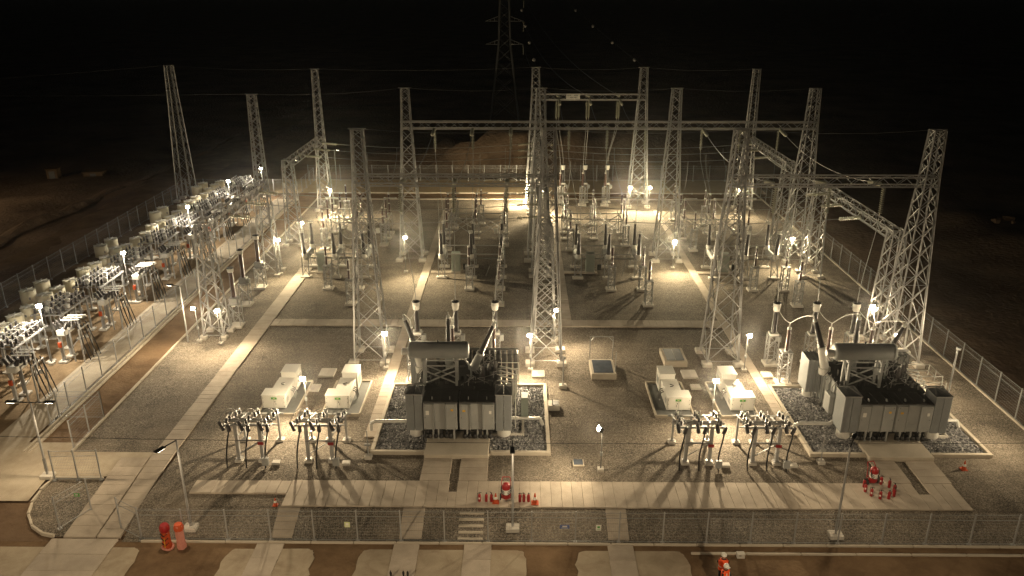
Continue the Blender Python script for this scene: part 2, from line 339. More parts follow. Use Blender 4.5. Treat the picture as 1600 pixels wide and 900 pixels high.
curve = [(-28.6, 41.3), (-28.75, 40.2), (-28.65, 39.1), (-28.3, 38.1), (-27.6, 37.2), (-26.7, 36.6), (-25.9, 36.4)]
kp = struct(bpy.data.objects.new('kerb', None)); C.objects.link(kp)
for a, b in zip(curve, curve[1:]):
    m = ((a[0] + b[0]) / 2, (a[1] + b[1]) / 2); L = math.dist(a, b)
    o = inst(KERB, 'kerb_stone', kp, (*m, h(*m) + .03), rz=atan2(b[1] - a[1], b[0] - a[0])); o.scale = (L, 1, 1)

# ---------------------------------------------------------------- fences
def panel_mesh(L, H, name='mesh_panel', dv=.10, dh=.2):
    b = MB()
    for i in range(int(L / dv)):
        x = (i + .5) * dv; b.add([(x - .003, 0, .05), (x + .003, 0, .05), (x + .003, 0.003, H), (x - .003, 0.003, H)], [(0, 1, 2, 3)])
    for i in range(int(H / dh) + 1):
        z = .05 + i * dh; b.bar((0, .006, z), (L, .006, z), .006)
    for z in (H - .03, H * .82, .12): b.bar((0, -.01, z), (L, -.01, z), .022)
    return b.mesh(name, 'mesh_wire')
PANELS = {}
POSTS = {}
def fence(label, pts, H=2.0, sp=2.4, group='mesh fences around the yard', lean=False, cat='fence'):
    f = thing('mesh_fence', label, cat, group=group)
    if H not in POSTS:
        b = MB(); b.box((0, 0, H / 2), (.07, .07, H + .1)); b.box((0, 0, .03), (.22, .22, .1))
        POSTS[H] = b.mesh('post', 'galv')
    for (a, b) in zip(pts, pts[1:]):
        L = math.dist(a, b); n = max(1, round(L / sp)); d = L / n; ang = atan2(b[1] - a[1], b[0] - a[0]); k = (round(d, 2), H)
        if k not in PANELS: PANELS[k] = panel_mesh(d - .07, H)
        for i in range(n + 1):
            x = a[0] + (b[0] - a[0]) * i / n; y = a[1] + (b[1] - a[1]) * i / n
            inst(POSTS[H], 'post', f, (x, y, h(x, y)), rz=ang)
            if i < n:
                x2 = a[0] + (b[0] - a[0]) * (i + 1) / n; y2 = a[1] + (b[1] - a[1]) * (i + 1) / n
                inst(PANELS[k], 'mesh_panel', f, (x + .035 * cos(ang), y + .035 * sin(ang), h(x, y)), rot=(0, -atan2(h(x2, y2) - h(x, y), d), ang))
    return f
fence('long front mesh fence between gravel slope and street', [(-20.9, 36.2), (31.9, 36.2), (34.3, 36.2)])
fence('right side mesh fence running into the dark beside the second transformer', [(34.35, 36.3), (34.35, 121.5)], 2.4, 2.5)
fence('far back mesh fence in front of the spoil heaps', [(-33, 122), (34.3, 122)], 2.4, 2.5)
fence('left outer mesh fence behind the cream reactor cans', [(-48.2, 46), (-48.2, 112)], 2.4, 2.5)
fence('back mesh fence closing the left capacitor yard', [(-48.1, 112.1), (-33, 112.1)], 2.4, 2.5)
fence('inner mesh fence between concrete footpath and brown dirt road', [(-32.12, 47.5), (-32.12, 121.8)], 2.0, 2.4)
fence('short mesh fence crossing the end of the brown dirt road', [(-32.0, 48.4), (-28.9, 48.4), (-28.9, 44.4)], 2.1, 2.1)
fence('small mesh gate section at the kerb above the gravel island', [(-28.4, 41.2), (-25.6, 41.3)], 2.1, 1.4, cat='gate')
fence('open gate leaf standing on the slab road at lower left', [(-25.9, 37.0), (-24.9, 38.6)], 2.1, 1.9, cat='gate')
fence('mesh gate closing the slab road beside the red barrier rolls', [(-22.4, 37.0), (-20.9, 36.2)], 2.1, 1.7, cat='gate')

# ---------------------------------------------------------------- lattice steel
def lat_panels(z0, z1, wf, k=1.0):
    zs = [z0]; 
    while zs[-1] < z1 - 1e-3:
        s_ = max(.45, wf(zs[-1]) * k); zs.append(min(z1, zs[-1] + s_))
    if len(zs) > 2 and zs[-1] - zs[-2] < .3 * (zs[-2] - zs[-3]): zs.pop(-2)
    return zs
def lattice_column(parent, z_beam, z_top, wb, wm, wt, legw=.13, brw=.07, xonly=None, foot=.75, m='galv', name='column'):
    """tapered four-legged lattice column standing at its parent's origin; returns the part"""
    def wf(z): return wb + (wm - wb) * z / z_beam if z < z_beam else wm + (wt - wm) * (z - z_beam) / max(.01, z_top - z_beam)
    cs = ((-1, -1), (1, -1), (1, 1), (-1, 1))
    col = MB()
    key = [0, z_beam] + ([z_top] if z_top > z_beam else [])
    legs = []
    for (sx, sy) in cs:
        b = MB()
        for a, c in zip(key, key[1:]): b.angle((sx * wf(a) / 2, sy * wf(a) / 2, a), (sx * wf(c) / 2, sy * wf(c) / 2, c), legw, .03)
        legs.append(b)
    zs = lat_panels(.35, z_top, wf, .95); br = MB()
    for i, (a, c) in enumerate(zip(zs, zs[1:])):
        for k in range(4):
            p, q = cs[k], cs[(k + 1) % 4]
            P = lambda s_, z: Vector((s_[0] * wf(z) / 2, s_[1] * wf(z) / 2, z))
            wide = brw if z_beam > 12 or a < z_beam else brw * .85
            br.bar(P(p, a), P(q, c), wide, .045); br.bar(P(q, a), P(p, c), wide, .045)
            if i % 3 == 0: br.bar(P(p, a), P(q, a), wide, .02)
    zt = key[-1]; wz = wf(zt) / 2
    for k in range(4):
        p, q = cs[k], cs[(k + 1) % 4]; br.bar((p[0] * wz, p[1] * wz, zt), (q[0] * wz, q[1] * wz, zt), brw)
    root = br.build(name, m, parent)
    for b in legs: b.build('leg', m, root)
    for (sx, sy) in cs: MB().box((sx * wb / 2, sy * wb / 2, .12), (foot, foot, .36), ch=.03).build('footing', 'footing', root)
    if z_top > z_beam + 1: MB().bar((-wz - .25, 0, zt + .04), (wz + .25, 0, zt + .04), .09).build('earth_wire_bracket', m, root)
    return root
def lattice_beam(parent, a, b, wd, ht, pitch=.8, chord=.11, br=.06, m='galv'):
    a = Vector(a); b = Vector(b); d = (b - a); L = d.length; d.normalize(); sd = d.cross(Vector((0, 0, 1))); up = Vector((0, 0, 1))
    o = MB(); n = round(L / pitch); c = [sd * (wd / 2) * i + up * (ht / 2) * j for i, j in ((-1, -1), (1, -1), (1, 1), (-1, 1))]
    for k in range(n):
        p = a + d * (L * k / n); q = a + d * (L * (k + 1) / n)
        for f in range(4):
            u, v = c[f], c[(f + 1) % 4]
            if k % 2: u, v = v, u
            o.bar(p + u, q + v, br * 1.35 if f in (1, 3) else br * .6, .03)
    root = o.build('beam', m, parent)
    for e in c: MB().angle(a + e, b + e, chord, .025).build('chord', m, root)
    return root

def gantry(label, xcols, y, z_top=18.4, ztops=None, beam=(14.3, 15.0), x0=None, x1=None):
    g = thing('gantry', label, 'gantry', (xcols[0], y, 0), group='steel gantries with lattice beams')
    for i, x in enumerate(xcols):
        e = lattice_column(g, 14.6, z_top, 2.5, 1.05, .82); e.location = (x - xcols[0], 0, 0)
    lattice_beam(g, (-.6 if x0 is None else x0, 0, (beam[0] + beam[1]) / 2), ((xcols[-1] - xcols[0]) + .6, 0, (beam[0] + beam[1]) / 2), .85, beam[1] - beam[0], .85)
    return g
XC = (-11.95, 2.1, 16.1, 30.3)
gantry('front lattice gantry rising behind the left transformer', XC[:2], 58.4)
gantry('front lattice gantry rising behind the right transformer', XC[2:], 58.4)
gantry('long middle lattice gantry on four columns spanning three bays', XC, 84.0)
gB = gantry('rear lattice gantry with the white name board', (2.0, 16.1), 107.2)
sb = MB(); sb.box((4.9, -.5, 14.75), (1.8, .04, .72)); o = sb.build('name_board', 'white_metal', gB)
lt = MB()
for (cx, cz, n_, w_) in ((4.38, 14.9, 6, .09), (5.3, 14.9, 7, .075), (4.75, 14.63, 4, .10), (5.2, 14.63, 4, .09)):
    for i in range(n_): lt.box((cx - n_ * w_ / 2 + i * w_ * 1.05, -.524, cz), (w_ * .62, .006, .10 + .05 * ((i * 7) % 3) / 2))
lt.build('lettering', 'galv_dull', o)
lm = thing('lightning_mast', 'lone tall lattice mast inside the left outer fence', 'mast', (-47.0, 109.4, 0)); lattice_column(lm, 14.6, 18.4, 2.2, 1.1, .9)

def portal(label, x, y0, y1, tall_far, m='galv', ymast=True):
    g = thing('bus_portal', label, 'portal', (x, y0, 0), group='short portals carrying the busbars')
    e = lattice_column(g, 9.9, 9.95, 1.75, 1.05, 1.05, .12, .07, foot=.6, m=m)
    if tall_far: e = lattice_column(g, 9.9, 18.4, 1.9, 1.05, .72, .12, .07, foot=.6, m=m)
    else: e = lattice_column(g, 9.9, 9.95, 1.75, 1.05, 1.05, .12, .07, foot=.6, m=m)
    e.location = (0, y1 - y0, 0)
    lattice_beam(g, (0, -.5, 9.5), (0, y1 - y0 + .5, 9.5), .85, .75, .8, .11, .07, m)
    return g
portal('near busbar portal at left with black lattice beam by the dirt road', -26.1, 62.7, 78.6, True)
portal('far busbar portal at left near the lit rear mast', -26.3, 88.9, 104.6, True)
portal('near busbar portal hidden behind the centre front column', 2.1, 62.7, 78.6, False)
portal('far busbar portal hidden behind the centre middle column', 2.1, 88.9, 103.2, False)
portal('near busbar portal at right in front of the dark side fence', 30.2, 61.6, 78.6, False)
portal('far busbar portal at right with tall rear mast', 30.1, 88.6, 105.0, True)

# distant transmission tower
bt = thing('transmission_tower', 'faint transmission tower with cross arms far behind the yard', 'tower', (-3.6, 185, 0))
def wf2(z): return 6.4 + (2.6 - 6.4) * min(z, 16.4) / 16.4 if z < 16.4 else max(1.2, 2.6 - (z - 16.4) * .06)
b = MB(); zs = [0]
while zs[-1] < 40: zs.append(zs[-1] + wf2(zs[-1]) * .8)
cs = ((-1, -1), (1, -1), (1, 1), (-1, 1))
for a, c in zip(zs, zs[1:]):
    for k in range(4):
        p, q = cs[k], cs[(k + 1) % 4]
        P = lambda s_, z: Vector((s_[0] * wf2(z) / 2, s_[1] * wf2(z) / 2, z))
        b.bar(P(p, a), P(q, c), .12, .03); b.bar(P(q, a), P(p, c), .12, .03); b.bar(P(p, a), P(p, c), .26)
b.build('body', 'galv_dull', bt)
for z in (16.4, 21.3, 26.3, 31):
    b = MB()
    for sx in (-1, 1):
        for sy in (-1, 1):
            b.bar((sx * 1.1, sy * 1.1, z), (sx * 4.2, 0, z), .14); b.bar((sx * 1.1, sy * 1.1, z + 1.1), (sx * 4.2, 0, z), .12)
            for t in (.35, .65): b.bar((sx * (1.1 + 3.1 * t), sy * 1.1 * (1 - t), z), (sx * (1.1 + 3.1 * t), sy * 1.1 * (1 - t), z + 1.1 * (1 - t)), .08)
    b.build('cross_arm', 'galv_dull', bt)
    b = MB(); b.lathe([(.13 if i % 2 else .06, z - .1 - i * .11) for i in range(20)][::-1], (4.2, 0, 0), 6); b.build('insulator_string', 'glass_disc', bt)

# ---------------------------------------------------------------- insulators and electrical apparatus
def shed_prof(z0, z1, r0, r1, n, depth=.055):
    p = []
    for i in range(n):
        t = i / n; z = z0 + (z1 - z0) * t; dz = (z1 - z0) / n; r = r0 + (r1 - r0) * t
        p += [(r, z), (r + depth, z + dz * .45), (r, z + dz * .6)]
    return p + [(r1, z1)]
def pedestal(parent, H, wd=.62, legw=.07, foot=1.0, m='galv'):
    b = MB(); cs = ((-1, -1), (1, -1), (1, 1), (-1, 1)); z0 = .16
    for (sx, sy) in cs: b.angle((sx * wd / 2, sy * wd / 2, z0), (sx * wd / 2, sy * wd / 2, H), legw, .02)
    n = max(2, round((H - z0) / (wd * .95)))
    for i in range(n):
        a = z0 + (H - z0) * i / n; c = z0 + (H - z0) * (i + 1) / n
        for k in range(4):
            p, q = cs[k], cs[(k + 1) % 4]
            if (i + k) % 2: p, q = q, p
            b.bar((p[0] * wd / 2, p[1] * wd / 2, a), (q[0] * wd / 2, q[1] * wd / 2, c), .055, .03)
            b.bar((p[0] * wd / 2, p[1] * wd / 2, c), (q[0] * wd / 2, q[1] * wd / 2, c), .055, .03)
    b.box((0, 0, H + .02), (wd + .14, wd + .14, .04)); o = b.build('pedestal', m, parent)
    MB().box((0, 0, .09), (foot, foot, .22), ch=.03).build('footing', 'footing', parent); return o

def make_post(name, label, cat, H=2.45, L=1.95, m='porcelain', group=None, r=.085):
    t = thing(name, label, cat, group=group); pedestal(t, H)
    b = MB(); h1 = H + .06; hm = h1 + L / 2
    b.lathe(shed_prof(h1 + .06, hm - .06, r, r, 11)); b.build('insulator', m, t)
    b = MB(); b.lathe(shed_prof(hm + .06, h1 + L - .05, r, r * .92, 11)); b.build('insulator', m, t)
    for pr_ in ([(.15, h1), (.15, h1 + .06)], [(.13, hm - .06), (.13, hm + .06)], [(.11, h1 + L - .05), (.12, h1 + L + .05), (.05, h1 + L + .14)]): MB().lathe(pr_).build('flange', 'white_metal', t)
    return t
def make_ct(name, label, cat, group=None, H=2.55):
    t = thing(name, label, cat, group=group); pedestal(t, H, .75, foot=1.1)
    MB().box((0, 0, H + .12), (.7, .7, .2), ch=.03).build('base_tank', 'white_metal', t)
    MB().box((.52, .1, H - .35), (.3, .36, .5), ch=.02).build('terminal_box', 'panel_grey', t)
    b = MB(); b.lathe(shed_prof(H + .22, 4.62, .17, .14, 22, .05), n=12); b.build('insulator', 'dark_rubber', t)
    b = MB(); b.lathe([(.20, 4.58), (.25, 4.64), (.27, 4.9), (.29, 4.92), (.29, 5.06), (.28, 5.08), (.29, 5.2), (.27, 5.24)], n=14); hd = b.build('head', 'white_paint', t)
    MB().lathe([(.31, 5.24), (.31, 5.29), (.20, 5.33)], n=14).build('cap', 'black', hd)
    MB().box((-.28, 0, 4.95), (.28, .12, .05)).build('terminal', 'wire', hd)
    return t
def make_cvt(name, label, cat, group=None, H=2.15):
    t = thing(name, label, cat, group=group); pedestal(t, H, .85, foot=1.15)
    MB().box((0, 0, H + .33), (.72, .72, .58), ch=.05).build('oil_tank', 'panel_grey', t)
    MB().box((.48, 0, H + .3), (.22, .4, .36), ch=.03).build('junction_box', 'panel_grey', t)
    MB().box((0, -.375, H - .05), (.34, .02, .2)).build('name_plate', 'white_paint', t)
    b = MB(); b.lathe(shed_prof(H + .64, 5.08, .165, .15, 24, .05), n=12); b.build('insulator', 'porcelain', t)
    b = MB(); b.lathe([(.2, 5.08), (.27, 5.14), (.28, 5.4), (.27, 5.44)], n=14); hd = b.build('head', 'white_paint', t); MB().lathe([(.30, 5.44), (.30, 5.5), (.1, 5.54)], n=14).build('cap', 'black', hd)
    return t
def make_arrester(name, label, cat, group=None):
    t = thing(name, label, cat, group=group); pedestal(t, 2.65, .7, foot=1.1)
    b = MB(); b.lathe(shed_prof(2.75, 4.45, .11, .10, 20, .05)); b.build('insulator', 'porcelain', t)
    MB().lathe([(.15, 4.45), (.16, 4.58), (.05, 4.62), (.04, 4.9), (.02, 4.95)]).build('terminal', 'white_metal', t)
    MB().lathe([(.17, 2.68), (.17, 2.76)]).build('flange', 'white_metal', t)
    return t

BAYS = ((-19.05, 'leftmost'), (-5.0, 'second'), (9.05, 'third'), (23.05, 'rightmost'))
PH = (('left', -3.07), ('middle', 0.0), ('right', 3.07))
# post insulators in front of and behind each breaker
src = {}
def place(kind, maker, label, loc, rz=0.0, **kw):
    if kind not in src: o = src[kind] = maker(kind, label, **kw); o.location = loc; o.rotation_euler = (0, 0, rz); return o
    return dup(src[kind], label, loc, rz)
kwp = dict(cat='insulator', group='brown post insulators on lattice pedestals')
for bx, bn in BAYS:
    for ph, dx, y, wh in (('middle', 0, 74.05, 'just before the breaker'), ('right', 3.05, 74.05, 'just before the breaker'), ('right', 3.05, 69.95, 'nearest the paved cross path')):
        place('post_insulator', make_post, f'brown {ph} post insulator {wh} in the {bn} switch bay', (bx + dx, y, 0), **kwp)
    for ph, dx, y, wh in (('left', -3.3, 86.9, 'right behind the breaker'), ('left', -3.2, 95.6, 'under the far busbars'), ('left', -3.3, 99.6, 'at the back under the last busbar'), ('middle', 0.1, 97.3, 'under the far busbars'), ('right', 3.2, 88.6, 'behind the breaker')):
        place('post_insulator', make_post, f'brown {ph} post insulator {wh} in the {bn} switch bay', (bx + dx, y, 0), **kwp)
# transformer side current transformers, arresters
for tx, tn in ((-5.0, 'left'), (23.0, 'right')):
    for ph, dx in PH:
        place('current_transformer', make_ct, f'white headed {ph} current transformer behind the {tn} power transformer', (tx + dx, 57.45, 0), cat='current transformer', group='white headed current transformers')
        place('surge_arrester', make_arrester, f'slim brown {ph} surge arrester right behind the {tn} power transformer', (tx + dx, 54.2, 0), cat='surge arrester', group='surge arresters behind the transformers')
for ph, dx in PH:
    place('current_transformer', make_ct, f'white headed {ph} instrument transformer under the rear gantry', (9.0 + dx, 108.9, 0))
    place('surge_arrester', make_arrester, f'slim {ph} surge arrester under the rear gantry', (8.55 + dx, 107.0, 0))
for i, (nm, y) in enumerate((('nearest', 62.6), ('middle', 69.7), ('farthest', 74.3))):
    place('voltage_transformer', make_cvt, f'brown {nm} voltage transformer with grey tank beside the dirt road', (-25.0 if i == 0 else -25.85, y if i else 64.6, 0), cat='voltage transformer', group='voltage transformers at the left portal')

# dead tank circuit breakers
def make_breaker(label):
    t = thing('circuit_breaker', label, 'circuit breaker', group='three phase circuit breakers')
    for _, dx in PH:
        tk = MB(); tk.lathe([(.12, -1.25), (.30, -1.2), (.33, -1.1), (.33, 1.1), (.30, 1.2), (.12, 1.25)], (dx, 0, 2.0), 14, (0, 1, 0)); tank = tk.build('tank', 'panel_grey', t)
        for sy in (-1, 1):
            ax = Vector((0, sy * .10, 1)).normalized(); o = Vector((dx, sy * 1.55, 2.1))
            MB().lathe([(.22, 0), (.27, .04), (.27, .42), (.20, .5)], o, 12, ax).build('current_transformer_can', 'white_metal', tank)
            MB().lathe(shed_prof(.5, 2.75, .19, .10, 26, .05), o, 12, ax).build('bushing', 'dark_rubber', t)
            top = o + ax * 2.75; g = MB()
            for k in range(8):
                a, c = 2 * pi * k / 8, 2 * pi * (k + 1) / 8
                for zz in (.05, .26): g.bar(top + Vector((.2 * cos(a), .2 * sin(a), zz)), top + Vector((.2 * cos(c), .2 * sin(c), zz)), .025)
                if k % 2 == 0: g.bar(top + Vector((.2 * cos(a), .2 * sin(a), .05)), top + Vector((.2 * cos(a), .2 * sin(a), .26)), .025)
            g.tube(top, top + Vector((0, 0, .3)), .05); g.build('terminal_cage', 'white_metal', t)
            b = MB()
            for sx in (-.33, .33): b.bar((dx + sx, sy * 1.75, .15), (dx + sx, sy * 1.55, 2.15), .09)
            b.bar((dx - .33, sy * 1.62, 1.3), (dx + .33, sy * 1.62, 1.3), .06); b.bar((dx - .33, sy * 1.75, .3), (dx + .33, sy * 1.62, 1.3), .05); b.bar((dx + .33, sy * 1.75, .3), (dx - .33, sy * 1.62, 1.3), .05)
            b.bar((dx - .33, sy * 1.56, 2.12), (dx + .33, sy * 1.56, 2.12), .1); b.build('stand', 'galv', t)
            MB().box((dx, sy * 1.75, .1), (1.1, .6, .22), ch=.03).build('footing', 'footing', t)
    for sy in (-1, 1): MB().bar((-3.5, sy * 1.5, 2.52), (3.5, sy * 1.5, 2.52), .09).build('link_beam', 'galv', t)
    MB().bar((-3.3, .1, 1.55), (3.3, .1, 1.55), .14).build('drive_rod', 'galv_dull', t)
    cb = MB().box((-1.7, 0, 1.25), (.9, .75, 2.0), ch=.03).build('control_cabinet', 'cabinet_green', t); MB().box((-1.7, -.385, 1.25), (.8, .03, 1.85), ch=.01).build('door', 'cabinet_green', cb); MB().box((-1.7, .0, .15), (1.0, .8, .2)).build('plinth', 'footing', cb)
    MB().box((-.75, -.3, .75), (.4, .3, .6), ch=.02).build('drive_box', 'black', t)
    b = MB()
    for sx in (-.5, 1.5): b.bar((sx, -1.6, .25), (sx + .9, 1.5, 1.9), .05)
    b.build('conduit', 'galv_dull', t)
    return t
br = None
for bx, bn in BAYS:
    l = f'three phase circuit breaker with black bushings in the {bn} switch bay'
    if br is None: br = make_breaker(l); br.location = (bx, 79.1, 0)
    else: dup(br, l, (bx, 79.1, 0))
# disconnectors with open arms
def make_disc(label):
    t = thing('disconnector', label, 'disconnector', group='disconnectors with open white arms')
    for i, dx in enumerate((-3.45, 0, 3.45)):
        for yy in (-1.25, 1.25):
            b = MB()
            for sx in (-.28, .28): b.bar((dx + sx, yy, .15), (dx + sx, yy, 2.4), .08)
            b.bar((dx - .28, yy, .4), (dx + .28, yy, 1.4), .05); b.bar((dx + .28, yy, 1.4), (dx - .28, yy, 2.3), .05)
            fr = b.build('frame', 'galv', t)
        for sx in (-.2, .2): MB().bar((dx + sx, -1.6, 2.45), (dx + sx, 1.6, 2.45), .1, .14).build('rail', 'white_metal', fr)
        for yy in (-1.25, 1.25):
            MB().box((dx, yy, .09), (.95, .6, .2), ch=.03).build('footing', 'footing', t)
            MB().lathe(shed_prof(2.56, 3.7, .09, .085, 12)).build('insulator', 'porcelain', t).location = (dx, yy, 0)
            MB().lathe(shed_prof(3.78, 4.85, .085, .08, 12)).build('insulator', 'porcelain', t).location = (dx, yy, 0)
            for pr_ in ([(.13, 3.69), (.13, 3.79)], [(.13, 2.52), (.13, 2.58)], [(.12, 4.84), (.12, 4.95)]): MB().lathe(pr_).build('flange', 'white_metal', t).location = (dx, yy, 0)
            a = MB(); a.tube((dx - .15, yy, 5.0), (dx + 1.3, yy, 5.0), .055); a.tube((dx - .15, yy, 5.0), (dx + .05, yy, 5.0), .10); a.tube((dx + 1.15, yy, 5.0), (dx + 1.35, yy, 5.0), .085); a.build('contact_arm', 'white_paint', t)
    b = MB()
    for yy in (-1.25, 1.25):
        b.bar((-3.4, yy, 2.5), (3.4, yy, 2.5), .09)
        for a_, c_ in ((-3.45, 0), (0, 3.45)):
            b.bar((a_ + .3, yy, .5), (c_ - .3, yy, 2.35), .07); b.bar((a_ + .3, yy, 2.35), (c_ - .3, yy, .5), .07)
    b.build('cross_bracing', 'galv', t)
    MB().box((2.4, -1.5, 1.1), (.4, .3, .6), ch=.02).build('drive_box', 'white_metal', t)
    return t
dc = None
for bx, bn in BAYS:
    l = f'disconnector with open white arms on braced frame in the {bn} switch bay'
    if dc is None: dc = make_disc(l); dc.location = (bx - .25, 92.3, 0)
    else: dup(dc, l, (bx - .25, 92.3, 0))

# ---------------------------------------------------------------- power transformers
def make_radiator(parent, x0, x1, y0, y1, z0, z1, nf, m='radiator_grey'):
    b = MB(); n = nf
    for i in range(n):
        x = x0 + (x1 - x0) * (i + .5) / n
        b.box((x, (y0 + y1) / 2, (z0 + z1) / 2), ((x1 - x0) / n * .94, y1 - y0, z1 - z0), ch=.02)
    r = b.build('radiator', m, parent)
    c = MB()
    for z in (z0 + .12, z1 - .12): c.tube((x0, (y0 + y1) / 2, z), (x1, (y0 + y1) / 2, z), .06)
    c.build('header_pipe', 'tank_grey', r); return r
def make_transformer(label):
    t = thing('power_transformer', label, 'transformer', group='power transformers on rock filled pits')
    # tank and lid
    tank = MB().box((-.05, 4.0, 1.75), (5.3, 4.4, 2.5), ch=.06).build('tank', 'tank_grey', t)
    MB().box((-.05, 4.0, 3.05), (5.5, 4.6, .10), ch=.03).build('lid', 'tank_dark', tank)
    b = MB()
    for i in range(7): b.box((-2.6 + i * .85, 6.24, 1.75), (.1, .1, 2.4))
    for i in range(5):
        for sx in (-1, 1): b.box((-.05 + sx * 2.69, 2.2 + i * .9, 1.75), (.1, .1, 2.4))
    b.build('stiffener', 'tank_grey', tank)
    b = MB()
    for q in range(46):
        x = rnd.uniform(-2.5, 2.5); y = rnd.uniform(1.9, 6.1); s_ = rnd.uniform(.08, .26); hh = rnd.uniform(.08, .5); b.box((x, y, 3.1 + hh / 2), (s_, s_ * rnd.uniform(.6, 1.5), hh), rz=rnd.uniform(0, 1), ch=.01)
    for q in range(12):
        x = rnd.uniform(-2.4, 2.3); y = rnd.uniform(2, 6); b.path([(x, y, 3.12), (x, y, 3.35), (x + rnd.uniform(-1.2, 1.2), y, 3.35), (x + rnd.uniform(-1.2, 1.2), y + rnd.uniform(-1, 1), 3.12)], .035)
    b.build('lid_fittings', 'tank_dark', t)['kind'] = 'stuff'
    b = MB()
    for q in range(16):
        x = rnd.uniform(.4, 2.5); y = rnd.uniform(2, 6); b.path([(x, y, 3.12), (x, y, 3.6), (x + rnd.uniform(-.7, .7), y + rnd.uniform(-.4, .4), 3.7), (x + rnd.uniform(-.7, .7), y, 3.15)], .022)
    b.build('lid_pipes', 'galv', t)['kind'] = 'stuff'
    # front corner radiators and the two big fan housings
    for x0, x1 in ((-3.33, -2.82), (-2.78, -2.27), (2.47, 2.96), (3.0, 3.49)): make_radiator(t, x0, x1, 0, 1.45, 1.0, 3.58, 7)
    for x0, x1 in ((-3.35, -2.25), (2.45, 3.51)):
        b = MB(); b.bar((x0, .03, 3.62), (x1, .03, 3.62), .07); b.bar((x0, 1.5, 3.62), (x1, 1.5, 3.62), .07)
        for x in (x0, x1): b.bar((x, .03, 3.62), (x, 1.5, 3.62), .07)
        xm = (x0 + x1) / 2; b.bar((x0, .1, 3.64), (xm, 1.4, 3.75), .05); b.bar((x1, .1, 3.64), (xm, 1.4, 3.75), .05); b.build('top_frame', 'galv', t)
        MB().lathe([(.42, .35), (.45, .42), (.45, .85), (.42, .95)], (xm, .72, 0), 16).build('fan', 'white_metal', t)
    for x0, x1 in ((-2.22, -.01), (.11, 2.40)):
        wd = x1 - x0; hs = MB().box(((x0 + x1) / 2, .80, 2.03), (wd, 1.46, 1.94), ch=.03).build('fan_housing', 'panel_grey', t)
        for i, (a, c) in enumerate(((0, .30), (.31, .66), (.67, 1.0))):
            xa = x0 + wd * a + .015; xb = x0 + wd * c - .015
            MB().box(((xa + xb) / 2, 0.0 if i != 1 else .055, 2.05), (xb - xa, .05 if i == 1 else .10, 1.86), ch=.02).build('panel', 'panel_grey', hs)
        for f in (.305, .665): MB().box((x0 + wd * f, .0, 2.05), (.05, .2, 1.9), ch=.01).build('rib', 'panel_grey', hs)
        MB().box((x0 + wd * .48, .03, 1.42), (wd * .26, .03, .42), ch=.01).build('hatch', 'panel_grey', hs)
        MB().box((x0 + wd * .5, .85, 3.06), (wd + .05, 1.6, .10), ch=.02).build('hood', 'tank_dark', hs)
        b = MB()
        for f in (.17, .5, .82): b.bar((x0 + wd * f, .08, 3.13), (x0 + wd * f, 1.6, 3.13), .05)
        b.build('hood_rib', 'tank_dark', hs)
    b = MB()
    for x in (-1.85, -1.45, -.75, -.5, .45, .75, 1.45, 1.75, 2.1, -2.1, -1.1, 1.1):
        b.tube((x, .22, .38), (x, .22, 1.08), .10); b.lathe([(.15, .5), (.16, .6), (.10, .75)], (x, .05, 0), 8)
    b.build('cable_glands', 'black', t)
    for x in (-1.62, -1.27, -.25, .6, 1.28, 1.9): MB().box((x, .12, .72), (.10, .13, .74)).build('support_leg', 'panel_grey', t)
    MB().box((-.05, 3.6, .4), (5.0, 5.0, .2)).build('skid', 'tank_dark', t)
    for x, z, w_, hh, m2 in ((-1.95, 2.35, .22, .30, 'white_paint'), (.42, 2.5, .18, .14, 'yellow'), (2.12, 2.4, .16, .22, 'white_paint'), (-.35, 2.55, .16, .14, 'yellow')): MB().box((x, -.058, z), (w_, .012, hh)).build('plate', m2, t)
    for x in (-2.1, -.15, .25, 2.25):
        for z in (1.2, 2.0, 2.85): MB().lathe([(.03, 0), (.03, .03)], (x, -.05, z), 6, (0, -1, 0)).build('bolt', 'galv_dull', t)
    for x in (-1.7, -.55, .65, 1.85): MB().lathe([(.05, .02), (.11, .02), (.11, .06), (.05, .06)], (x, .4, 3.2), 10, (1, 0, 0)).build('lifting_lug', 'tank_grey', t)
    # rear radiators
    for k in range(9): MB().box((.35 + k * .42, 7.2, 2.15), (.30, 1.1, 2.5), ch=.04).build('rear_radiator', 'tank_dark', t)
    b = MB(); b.tube((.2, 7.2, 3.55), (3.9, 7.2, 3.55), .09); b.tube((.2, 6.75, 3.3), (3.9, 6.75, 3.3), .05); b.tube((.2, 7.65, 3.3), (3.9, 7.65, 3.3), .05)
    for k in range(10): b.box((.14 + k * .42, 6.62, 3.02), (.06, .06, .5))
    b.build('rear_header', 'galv_dull', t)
    make_radiator(t, -3.75, -2.75, 5.6, 7.2, 1.0, 3.5, 4, 'radiator_grey'); MB().lathe([(.36, .35), (.38, .45), (.38, .85)], (-3.25, 6.4, 0), 14).build('fan', 'white_metal', t)
    # conservator on its braced stand
    cz, cy, cr = 5.55, 2.7, .57
    cn = MB().lathe([(.30, -3.38), (.52, -3.36), (cr, -3.25), (cr, .5), (.52, .62), (.30, .64)], (0, cy, cz), 28, (1, 0, 0)).build('conservator', 'tank_grey', t)
    b = MB()
    for x in (-3.2, .42): b.lathe([(cr + .02, x - .02), (cr + .02, x + .02)], (0, cy, cz), 28, (1, 0, 0))
    b.build('rim', 'tank_grey', cn)
    MB().lathe([(.2, -3.85), (.24, -3.8), (.24, -3.4)], (0, cy, cz - .12), 16, (1, 0, 0)).build('oil_gauge', 'white_metal', cn)
    b = MB(); b.lathe([(.05, 0), (.07, .12), (.02, .16)], (-1.4, cy, cz + cr), 8); b.build('filler_cap', 'black', cn)
    sd = MB()
